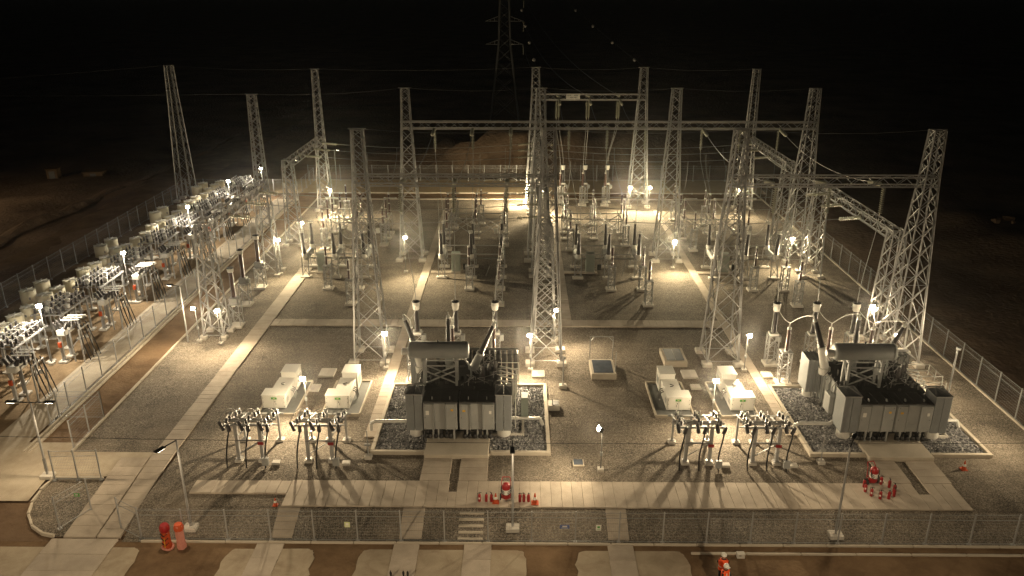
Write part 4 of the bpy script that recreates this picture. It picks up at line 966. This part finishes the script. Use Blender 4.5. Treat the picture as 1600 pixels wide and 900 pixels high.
LAMPS = [
 ('floodlight at the right foot of the leftmost front column', -10.5, 57.2, 2.6, -70, 1.0),
 ('floodlight at the left foot of the centre front column', .85, 57.0, 2.6, -110, 1.3),
 ('small floodlight behind the centre front column', 2.9, 62.3, 2.5, -60, 0.7),
 ('large floodlight in front of the rightmost front column', 29.0, 57.3, 2.6, -100, 1.0),
 ('floodlight at the right foot of the third front column', 17.55, 57.1, 2.6, -70, 0.9),
 ('floodlight in front of the near left portal column', -25.1, 61.7, 2.6, -60, 0.8),
 ('small floodlight left of the near left portal column', -27.1, 62.2, 2.6, -110, 0.5),
 ('floodlight beside the tall column of the near left portal', -25.0, 79.2, 3.3, -60, 0.9),
 ('small lamp at the short column of the far left portal', -24.9, 87.9, 2.6, -40, 0.9),
 ('slim lamp in front of the leftmost middle column', -12.0, 79.9, 3.4, -60, 1.2),
 ('lamp at the foot of the third middle column', 16.3, 81.4, 2.6, -90, 1.3),
 ('floodlight in front of the rightmost middle column', 29.0, 82.4, 2.6, -110, 1.0),
 ('floodlight glaring beside the right instrument transformer head', 29.5, 63.0, 2.7, -110, 0.8),
 ('left one of the twin floodlights under the rear gantry column', 14.8, 106.0, 2.5, -100, 1.5),
 ('right one of the twin floodlights under the rear gantry column', 17.4, 106.0, 2.5, -80, 1.5),
 ('floodlight beside the left rear gantry column', 2.95, 104.3, 2.5, -80, 1.9),
 ('floodlight left of the left rear gantry column', 1.0, 104.6, 2.6, 125, 3.4),
 ('floodlight at the foot of the rear right mast', 29.0, 104.2, 2.6, -100, 1.0),
 ('floodlight at the foot of the rear left mast', -25.2, 103.6, 2.6, -60, 2.2),
 ('lamp between the two left white kiosks', -14.9, 49.2, 2.75, -95, 1.1),
 ('lamp between the two right white kiosks', 13.5, 49.2, 2.75, -95, 1.1),
 ('lone lamp post on the open gravel between the transformers', 5.05, 42.3, 2.95, -165, 0.35),
 ('yard lamp nearest the front among the reclosers', -37.2, 56.8, 5.0, -60, .42),
 ('yard lamp among the reactor cans, second from the front', -36.9, 70.0, 5.0, -60, .42),
 ('yard lamp near the lone mast, third from the front', -37.4, 86.6, 5.0, -60, .42),
 ('yard lamp before the back fence of the left yard', -37.2, 99.3, 5.0, -70, .3),
 ('floodlight at the right fence beyond the view, lighting the gravel corner', 33.4, 44.5, 3.5, 170, .4),
 ('yard lamp beyond the back fence, smallest at left', -36.6, 110.8, 4.2, -80, 0.4),
]
for (l, x, y, z, f, pw) in LAMPS:
    if y > 55 and z < 4 and x > -30 and f < 0: y -= .9; z += .42
    flood(l, x, y, z, f, pw, col=(1.0, .87, .66) if x < -30 else (1.0, .81, .49) if y > 75 else WARM)

def street(label, x, y, z, heads, power=1.0, foot=True):
    t = thing('street_light', label, 'street light', (x, y, h(x, y)), group='street lights with downward heads')
    MB().tube((0, 0, 0), (0, 0, z), .075, .05, 10).build('pole', 'galv', t)
    if foot: MB().box((0, 0, .12), (.75, .6, .26), ch=.03).build('footing', 'footing', t); MB().box((0, 0, .9), (.13, .13, .9)).build('sleeve', 'galv_dull', t)
    for (dx, dy) in heads:
        a = Vector((dx, dy, 0)); MB().bar((0, 0, z), a + Vector((0, 0, z + .05)), .05).build('arm', 'housing', t)
        ang = atan2(dy, dx); hd = MB().box(a + Vector((0, 0, z + .05)), (.62, .26, .09), rz=ang, ch=.02).build('head', 'housing', t)
        MB().box(a + Vector((0, 0, z - .005)), (.44, .18, .02), rz=ang).build('lens', 'lens_down', hd)
        light(t, a + Vector((0, 0, z - .16)), STREET * power, (1.0, .77, .48), .12, (dx * .25, dy * .25, -1), 165, .5)
    return t
street('double headed street light beside the gravel island', -29.0, 41.5, 5.2, ((-1.15, 0), (1.15, 0)), .16)
street('front street light with dark head near the red barrier rolls', -18.4, 36.9, 5.75, ((-.45, -1.0),), .12)
street('front street light standing before the red extinguishers', -.35, 37.0, 5.75, ((0, -1.0),), .12)
street('front street light at right casting a long shadow', 17.55, 36.7, 5.75, ((.6, 1.0),), .12)
street('slim pole light on the gravel verge beside the dirt road', -28.1, 61.3, 5.0, ((-.9, .2),), .1, False)
street('tall road lamp outside the left fence beyond the view', -85, 104, 9.0, ((1.4, 0),), .8)
street('second road lamp farther along outside the left fence', -78, 86, 9.0, ((1.4, 0),), .55)
for i, x in enumerate((-36, -12, 12, 36)): street(f'street light across the road, {("leftmost", "second", "third", "rightmost")[i]} of four, just below the view', x, 21.5, 8.0, ((0, 1.4),), (1.25, 1.15, .8, .7)[i])

# ---------------------------------------------------------------- small things in the yard
def lidbox(name, label, cat, x0, x1, y0, y1, H, top, body='concrete', rim=.18, bars=0):
    t = thing(name, label, cat, ((x0 + x1) / 2, (y0 + y1) / 2, 0)); wx, wy = x1 - x0, y1 - y0
    MB().box((0, 0, H / 2), (wx, wy, H), ch=.03).build('body', body, t)
    if top:
        l = MB().box((0, 0, H + .012), (wx - 2 * rim, wy - 2 * rim, .03)).build('cover', top, t)
        for k in range(bars): MB().bar((-wx / 2 + rim + (wx - 2 * rim) * (k + 1) / (bars + 1), -wy / 2 + rim, H + .035), (-wx / 2 + rim + (wx - 2 * rim) * (k + 1) / (bars + 1), wy / 2 - rim, H + .035), .03).build('cover_bar', 'galv', l)
    return t
o = lidbox('sump_pit', 'concrete sump box with a thin lifting frame on the open gravel', 'pit', 5.5, 7.4, 54.6, 57.2, .5, 'dark_cover', rim=.2)
b = MB(); b.bar((-.9, 1.2, .5), (-.9, 1.2, 2.5), .06); b.bar((.9, -.9, .5), (.9, -.9, 2.2), .06); b.bar((-.9, 1.2, 2.5), (.9, 1.2, 2.5), .06); b.bar((.9, 1.2, .5), (.9, 1.2, 2.5), .06); b.bar((.9, 1.2, 2.1), (.5, 1.2, 2.5), .05); b.bar((-.9, 1.2, 2.1), (-.5, 1.2, 2.5), .05); b.build('lifting_frame', 'galv', o)
lidbox('vault', 'concrete vault with dark two leaf cover behind the right kiosks', 'vault', 11.45, 13.25, 56.8, 59.4, .5, 'dark_cover', rim=.22, bars=1)
for l, x0, x1, y0, y1 in (('square cover slab right of the left transformer rear corner', .95, 1.95, 54.8, 55.9), ('long cover slab behind the left lamp between kiosks', -15.5, -14.3, 54.7, 56.1), ('small cover slab right behind the left lamp', -15.6, -14.9, 52.4, 53.4), ('dark edged cover slab behind the right kiosk pair', 12.55, 13.7, 54.75, 56.1), ('small cover slab behind the right lamp between kiosks', 12.8, 13.55, 53.0, 53.65), ('pale cover slab beside the right trench path', 18.7, 19.5, 54.9, 55.85)):
    t = lidbox('cover_slab', l, 'slab', x0, x1, y0, y1, .16, None, 'footing'); t['group'] = 'cover slabs lying in the gravel'
    for k in (-1, 1): MB().box((k * (x1 - x0) * .24, 0, .17), ((x1 - x0) * .45, (y1 - y0) * .92, .03), ch=.01).build('lid', 'footing', t)
lidbox('hand_hole', 'small box with dark glass cover on the front gravel', 'box', 3.35, 4.05, 42.6, 43.3, .2, 'dark_cover', rim=.06)
t = thing('valve_box', 'small concrete valve box at the left pit edge', 'box', (2.45, 50.2, 0)); MB().box((0, 0, .2), (.8, .9, .4), ch=.03).build('body', 'footing', t); MB().box((.1, 0, .42), (.45, .6, .03)).build('lid', 'galv_dull', t); MB().bar((-.1, -.3, .4), (-.1, -.3, .9), .05).build('valve_stem', 'galv', t)
t = thing('camera_post', 'thin camera post on a block behind the left pit', 'post', (3.25, 53.25, 0)); MB().tube((0, 0, .2), (0, 0, 2.45), .05).build('pole', 'galv', t); MB().box((0, 0, .14), (.55, .5, .3), ch=.03).build('footing', 'footing', t); MB().box((.05, -.06, 2.5), (.16, .26, .14)).build('camera_head', 'panel_grey', t)
t = thing('camera_post', 'thin camera post right of the right transformer', 'post', (29.6, 49.2, 0)); MB().tube((0, 0, 0), (0, 0, 5.3), .06).build('pole', 'galv', t); MB().box((0, -.1, 5.3), (.18, .3, .15)).build('camera_head', 'panel_grey', t)
for x, y, l in ((-9.6, 43.6, 'thin post with blue box left of the left pit'), (19.0, 43.3, 'thin post with box at the right pit corner')):
    t = thing('marker_post', l, 'post', (x, y, 0)); MB().tube((0, 0, 0), (0, 0, 2.0), .04).build('pole', 'galv', t); MB().box((0, 0, .1), (.45, .45, .24), ch=.02).build('footing', 'footing', t); MB().box((0, -.06, 1.0), (.36, .12, .14)).build('box', 'panel_grey', t)

def make_ext(label, s_=1.0):
    t = thing('fire_extinguisher', label, 'fire extinguisher', group='red fire extinguishers on the slab path')
    MB().lathe([(.085, 0), (.095, .02), (.095, .42), (.085, .48), (.035, .54), (.03, .58)], n=12).build('cylinder', 'red', t)
    b = MB(); b.box((0, 0, .61), (.05, .05, .06)); b.box((.06, 0, .64), (.16, .03, .02)); b.path([(0, .03, .6), (-.12, .05, .55), (-.13, .04, .25)], .014); b.build('valve', 'black', t)
    MB().box((0, -.096, .27), (.09, .006, .12)).build('label', 'white_paint', t)
    t.scale = (.92,) * 3
    return t
ex = None
spots = [(-2.3, 38.95, 'leftmost of three left of the red trolley'), (-1.9, 38.95, 'middle one of three left of the red trolley'), (-1.6, 38.95, 'one beside the left traffic cone'), (.05, 38.95, 'first of three right of the red trolley'), (.28, 38.95, 'second of three right of the red trolley'), (.55, 38.95, 'one beside the right traffic cone')]
for k in range(9):
    a = radians(150 + k * 34); spots.append((21.35 + .85 * cos(a), 40.2 + .8 * sin(a), f'{ORD[k]} of the ring on the right slab path'))
for x, y, l in spots:
    l = 'red fire extinguisher, ' + l
    if ex is None: ex = make_ext(l); ex.location = (x, y, .11)
    else: dup(ex, l, (x, y, .11), rz=rnd.uniform(0, 6))
def trolley(label, x, y, rz=0):
    t = thing('extinguisher_trolley', label, 'fire extinguisher', (x, y, .11), rz, 'wheeled fire extinguishers')
    MB().lathe([(.20, .22), (.24, .28), (.24, 1.05), (.20, 1.16), (.06, 1.24)], n=16).build('cylinder', 'red', t); MB().lathe([(.243, .55), (.243, .85)], n=16).build('label_band', 'white_paint', t)
    b = MB()
    for sx in (-.27, .27): b.path([(sx, .2, .1), (sx, .26, 1.1), (sx * .8, .42, 1.35)], .025)
    b.bar((-.22, .42, 1.35), (.22, .42, 1.35), .04); b.bar((-.27, .22, .5), (.27, .22, .5), .04); b.bar((-.3, 0, .2), (.3, 0, .2), .04); b.build('frame', 'red', t)
    for sx in (-.33, .33): wh = MB().tube((sx - .035, .12, .2), (sx + .035, .12, .2), .2, n=16); wh.build('wheel', 'black', t)
    hz = MB()
    for k in range(3): hz.path([(.3 * cos(a), -.1 + .12 * sin(a), .75 + k * .1 + .22 * sin(a * 1.0)) for a in [i * pi / 6 for i in range(13)]], .02)
    hz.build('hose', 'black', t)
trolley('red wheeled fire extinguisher in front of the middle street light', -.75, 39.0); trolley('red wheeled fire extinguisher behind the extinguisher ring on the right', 21.2, 40.85, .3)
def cone(label, x, y, z, s_=1.0):
    t = thing('traffic_cone', label, 'traffic cone', (x, y, z), group='orange traffic cones')
    MB().lathe([(.17, .03), (.03, .72), (.02, .74)], n=14).build('cone', 'orange', t); MB().box((0, 0, .02), (.46, .46, .045), ch=.01).build('base', 'orange', t); MB().lathe([(.128, .30), (.092, .47)], n=14).build('stripe', 'white_paint', t).scale = (1.03, 1.03, 1)
    t.scale = (s_ * .85,) * 3
cone('orange traffic cone left of the red trolley', -1.35, 38.85, .11); cone('orange traffic cone right of the red extinguishers', .92, 38.8, .11, 1.1); cone('orange traffic cone on the gravel right of the right pit', 27.65, 42.7, 0); cone('small orange traffic cone on the gravel by the left ramp path', -14.1, 38.6, 0, .8)
# barrier rolls leaning at the front fence
def roll(label, x, y, m, kind):
    t = thing('barrier_roll', label, 'barrier roll', (x, y, -.6), group='rolled barrier bundles at the front fence'); b = MB(); rr = random.Random(int(x * 100)); n = 18; pr = []
    for i in range(13):
        z = i / 12 * 1.5; r = .235 * (1 - .10 * sin(z * 2.2)) * (.9 if i in (0, 12) else 1); pr.append([(r * (1 + .12 * sin(5 * a + z * 2) + rr.uniform(-.05, .05)), a, z) for a in [2 * pi * k / n for k in range(n)]])
    vs = [(r * cos(a), r * sin(a), z) for ring in pr for r, a, z in ring]; fs = [(k * n + i, k * n + (i + 1) % n, (k + 1) * n + (i + 1) % n, (k + 1) * n + i) for k in range(12) for i in range(n)]
    b.add(vs, fs, True); b.add(vs[-n:], [tuple(range(n))]); b.build('roll', m, t)
    if kind:
        for i in range(3):
            z = .45 + i * .3; c = MB()
            for sx in (-1, 1): c.bar((0, -.27, z - .1), (sx * .2, -.19, z + .06), .05, .02)
            c.build('chevron', 'black', t)
        MB().lathe([(.24, 1.15), (.275, 1.25), (.265, 1.42), (.2, 1.56)], n=14).build('wrap', 'red', t); MB().bar((0, -.285, .25), (.03, -.285, .85), .06, .02).build('strap', 'yellow', t)
        rg = MB(); rg.path([(.29 * cos(a), .25 * sin(a), .1 + .04 * sin(2 * a)) for a in [i * pi / 7 for i in range(15)]], .07, 7); rg.build('base_ring', 'pink_mesh', t)
    else: MB().lathe([(.25, 1.2), (.265, 1.38), (.2, 1.56)], n=12).build('wrap', 'orange', t)
roll('orange barrier bundle with dark chevrons leaning by the front fence', -19.15, 35.5, 'orange', 1); roll('pink plastic mesh roll right of the orange bundle', -18.4, 35.55, 'pink_mesh', 0)
# fence plates
def plate(label, x, y, z, w_, hh, m, m2):
    t = thing('fence_sign', label, 'sign', (x, y, z), group='plates wired to the front fence'); MB().box((0, 0, 0), (w_, .015, hh)).build('panel', m, t)
    b = MB(); b.box((0, -.012, hh * .12), (w_ * .5, .008, hh * .35)); b.box((0, -.012, -hh * .28), (w_ * .7, .008, hh * .08)); b.build('marking', m2, t)
plate('pale yellow green plate on the front fence', -9.4, 36.13, .55, .3, .34, 'pale_sign', 'white_paint'); plate('blue plate on the front fence right of centre', 2.5, 36.13, .5, .52, .24, 'blue_sign', 'white_paint'); plate('white and green plate on the front fence near the right ramp', 4.35, 36.13, .45, .28, .36, 'white_paint', 'green_sign'); plate('small green plate on the gate leaf at lower left', -25.2, 38.05, 1.0, .3, .22, 'green_sign', 'white_paint')
for i, x in enumerate((-6.62, -5.96, -5.74)):
    t = thing('marker_stake', f'short dark pointed stake at the bottom edge, {("left", "middle", "right")[i]} of three', 'stake', (x, 33.25, -.55), group='dark stakes at the bottom edge')
    MB().lathe([(.04, 0), (.05, .18), (.065, .25), (.05, .36), (.012, .46)], n=8).build('stake', 'black', t); MB().lathe([(.09, 0), (.09, .04)], n=10).build('base', 'footing', t)
t = thing('junction_box', 'small grey box on the kerb behind the two workers', 'box', (11.9, 35.1, -.6)); MB().box((0, 0, .14), (.42, .3, .28), ch=.02).build('body', 'footing', t); MB().box((-.05, -.155, .2), (.12, .01, .04)).build('slot', 'black', t)

# ---------------------------------------------------------------- workers
def worker(label, x, y, face, arms):
    """one continuous skinned body; helmet and vest are its children"""
    J = {'pel': (0, 0, .95, .15), 'bel': (0, 0, 1.12, .15), 'che': (0, .01, 1.34, .17), 'nec': (0, .01, 1.50, .07), 'hd0': (0, -.01, 1.58, .085), 'hd1': (0, -.015, 1.70, .085)}
    E_ = [('pel', 'bel'), ('bel', 'che'), ('che', 'nec'), ('nec', 'hd0'), ('hd0', 'hd1')]
    for s_, n_ in ((-1, 'l'), (1, 'r')):
        J['hip' + n_] = (s_ * .1, 0, .88, .11); J['kne' + n_] = (s_ * .12, -.03 * s_, .50, .075); J['ank' + n_] = (s_ * .13, .03 - .08 * s_, .09, .05); J['toe' + n_] = (s_ * .15, -.13 - .08 * s_, .04, .045)
        J['sho' + n_] = (s_ * .19, 0, 1.42, .075); a = arms[0 if s_ < 0 else 1]; J['elb' + n_] = (s_ * .27, a[0], a[1], .05); J['wri' + n_] = (s_ * a[4], a[2], a[3], .035)
        E_ += [('pel', 'hip' + n_), ('hip' + n_, 'kne' + n_), ('kne' + n_, 'ank' + n_), ('ank' + n_, 'toe' + n_), ('che', 'sho' + n_), ('sho' + n_, 'elb' + n_), ('elb' + n_, 'wri' + n_)]
        wx, wy, wz = J['wri' + n_][:3]
        J['pal' + n_] = (wx, wy - .05, wz - .05, .032); E_.append(('wri' + n_, 'pal' + n_))
        for k in range(4): J[f'f{k}{n_}'] = (wx + (k - 1.5) * .022, wy - .09 - .01 * (k in (1, 2)), wz - .12, .009); E_.append(('pal' + n_, f'f{k}{n_}'))
        J['th' + n_] = (wx - s_ * .045, wy - .075, wz - .06, .010); E_.append(('pal' + n_, 'th' + n_))
    ks = list(J); me = bpy.data.meshes.new('person'); me.from_pydata([J[k][:3] for k in ks], [(ks.index(a), ks.index(b)) for a, b in E_], [])
    o = bpy.data.objects.new('person', me); C.objects.link(o); sk = o.modifiers.new('skin', 'SKIN')
    for i, k in enumerate(ks): me.skin_vertices[0].data[i].radius = (J[k][3],) * 2
    me.skin_vertices[0].data[0].use_root = True
    sk.use_smooth_shade = True; sb_ = o.modifiers.new('sub', 'SUBSURF'); sb_.levels = 2; sb_.render_levels = 2
    m = bpy.data.materials.new('worker_body'); m.use_nodes = True; n = m.node_tree.nodes; l = m.node_tree.links; b_ = n['Principled BSDF']; b_.inputs['Roughness'].default_value = .9
    tc = n.new('ShaderNodeTexCoord'); sp = n.new('ShaderNodeSeparateXYZ'); l.new(tc.outputs['Object'], sp.inputs['Vector']); r = n.new('ShaderNodeValToRGB'); r.color_ramp.interpolation = 'CONSTANT'
    dv = n.new('ShaderNodeMath'); dv.operation = 'DIVIDE'; dv.inputs[1].default_value = 2.0; l.new(sp.outputs['Z'], dv.inputs[0]); l.new(dv.outputs[0], r.inputs['Fac'])
    e = r.color_ramp.elements; e[0].color = (.012, .010, .010, 1); e[1].position = .06; e[1].color = (.02, .018, .022, 1); q = e.new(.76); q.color = (.36, .19, .12, 1); l.new(r.outputs['Color'], b_.inputs['Base Color'])
    me.materials.append(m); o.location = (x, y, -.62); o.rotation_euler = (0, 0, radians(face)); tag(o, label, 'person', 'workers in orange at the bottom edge')
    # vest: a shell round the torso, open collar
    b = MB(); n = 20
    for k, (z, rx, ry) in enumerate(((.86, .235, .17), (1.0, .225, .175), (1.15, .225, .185), (1.3, .25, .195), (1.42, .255, .17), (1.50, .13, .11))): b.v += [(rx * cos(2 * pi * i / n), .005 + ry * sin(2 * pi * i / n), z) for i in range(n)]
    for k in range(5):
        for i in range(n): b.f.append((k * n + i, k * n + (i + 1) % n, (k + 1) * n + (i + 1) % n, (k + 1) * n + i)); b.sm.append(True)
    vs = b.build('vest', 'hi_vis', o); st_ = MB(); st_.lathe([(1, 1.06), (1, 1.11)], n=20); q = st_.build('reflective_band', 'reflective', vs); q.scale = (.232, .186, 1)
    for sx in (-.11, .11): MB().bar((sx, -.19, 1.1), (sx * .95, -.17, 1.42), .045, .012).build('reflective_band', 'reflective', vs)
    he = MB(); he.lathe([(.145, 1.70), (.135, 1.75), (.115, 1.81), (.07, 1.85), (.015, 1.865)], (0, -.01, 0), 18); he.box((0, -.15, 1.705), (.2, .12, .018), ch=.006); he.build('helmet', 'white_paint', o)
    fc = MB(); fc.box((0, -.098, 1.63), (.022, .03, .04), ch=.006)
    fc.build('nose', 'skin', o); ey = MB()
    for sx in (-.032, .032): ey.lathe([(.003, -.006), (.010, 0), (.003, .006)], (sx, -.092, 1.66), 8)
    ey.build('eyes', 'black', o); MB().box((0, -.092, 1.585), (.045, .01, .01)).build('mouth', 'red', o)
    er = MB()
    for sx in (-1, 1): er.box((sx * .088, 0, 1.64), (.018, .03, .055), ch=.006)
    er.build('ears', 'skin', o)
worker('worker in orange vest and white helmet facing the yard', 10.42, 33.15, 170, ((-.16, 1.18, -.34, 1.16, .14), (-.14, 1.16, -.32, 1.12, .12)))
worker('worker all in orange with white helmet nearest the bottom edge', 10.33, 32.35, 35, ((-.06, 1.14, -.18, .92, .27), (-.08, 1.15, -.26, 1.0, .2)))

# ---------------------------------------------------------------- dim things beyond the fences
def hut(label, x, y, w_, d_, hh, m):
    t = thing('site_hut', label, 'hut', (x, y, terr(x, y)), rz=rnd.uniform(-.3, .3)); MB().box((0, 0, hh / 2), (w_, d_, hh), ch=.05).build('wall', m, t); MB().box((0, 0, hh + .06), (w_ + .3, d_ + .3, .14), ch=.03).build('roof', 'soil', t); MB().box((0, -d_ / 2 - .02, hh * .42), (.9, .05, hh * .8)).build('door', 'galv_dull', t)
hut('dim small hut far out in the dark left field', -76.5, 128, 1.7, 1.6, 1.5, 'soil'); hut('low dim shelter left of the road in the dark field', -70.5, 129.5, 3.0, 2.2, .6, 'soil')
for k, (x, y) in enumerate(((-29.6, 126), (-34, 118))):
    street(f'small unlit looking lamp post beyond the back fence, {("far", "near")[k]} one', x, y, 4.0, ((.6, -.2),), .02, False)
rr = random.Random(3)
for k in range(7):
    x, y = rr.uniform(56, 84), rr.uniform(80, 102); t = thing('rubble_pile', f'dim rubble pile in the dark beyond the right fence, {ORD[k]} from the left', 'rubble', (x, y, terr(x, y)), group='rubble piles in the dark')
    KIDS[k] = (t, x)
    for q in range(6): MB().box((rr.uniform(-1.2, 1.2), rr.uniform(-1, 1), .3), (rr.uniform(.4, 1.6), rr.uniform(.3, .9), rr.uniform(.3, .8)), rz=rr.uniform(0, 3), ch=.08).build('block', 'terrain', t)
for i, (t, x) in enumerate(sorted(KIDS.values(), key=lambda v: v[1])): t['label'] = f'dim rubble pile in the dark beyond the right fence, {ORD[i]} from the left'


# ---------------------------------------------------------------- thin volume round the whole scene, added to make the lamps glow
hz = MB().box((0, 6900, 24), (19000, 14300, 62)).build('glow_haze', 'concrete'); hz['kind'] = 'stuff'
hm = bpy.data.materials.new('glow_haze_volume'); hm.use_nodes = True; hn = hm.node_tree.nodes; hn.remove(hn['Principled BSDF'])
pv = hn.new('ShaderNodeVolumePrincipled'); pv.inputs['Color'].default_value = (.92, .92, .92, 1); pv.inputs['Density'].default_value = 0.00022; pv.inputs['Anisotropy'].default_value = 0.96
hm.node_tree.links.new(pv.outputs['Volume'], hn['Material Output'].inputs['Volume']); hz.data.materials.clear(); hz.data.materials.append(hm)
S.cycles.volume_bounces = 0
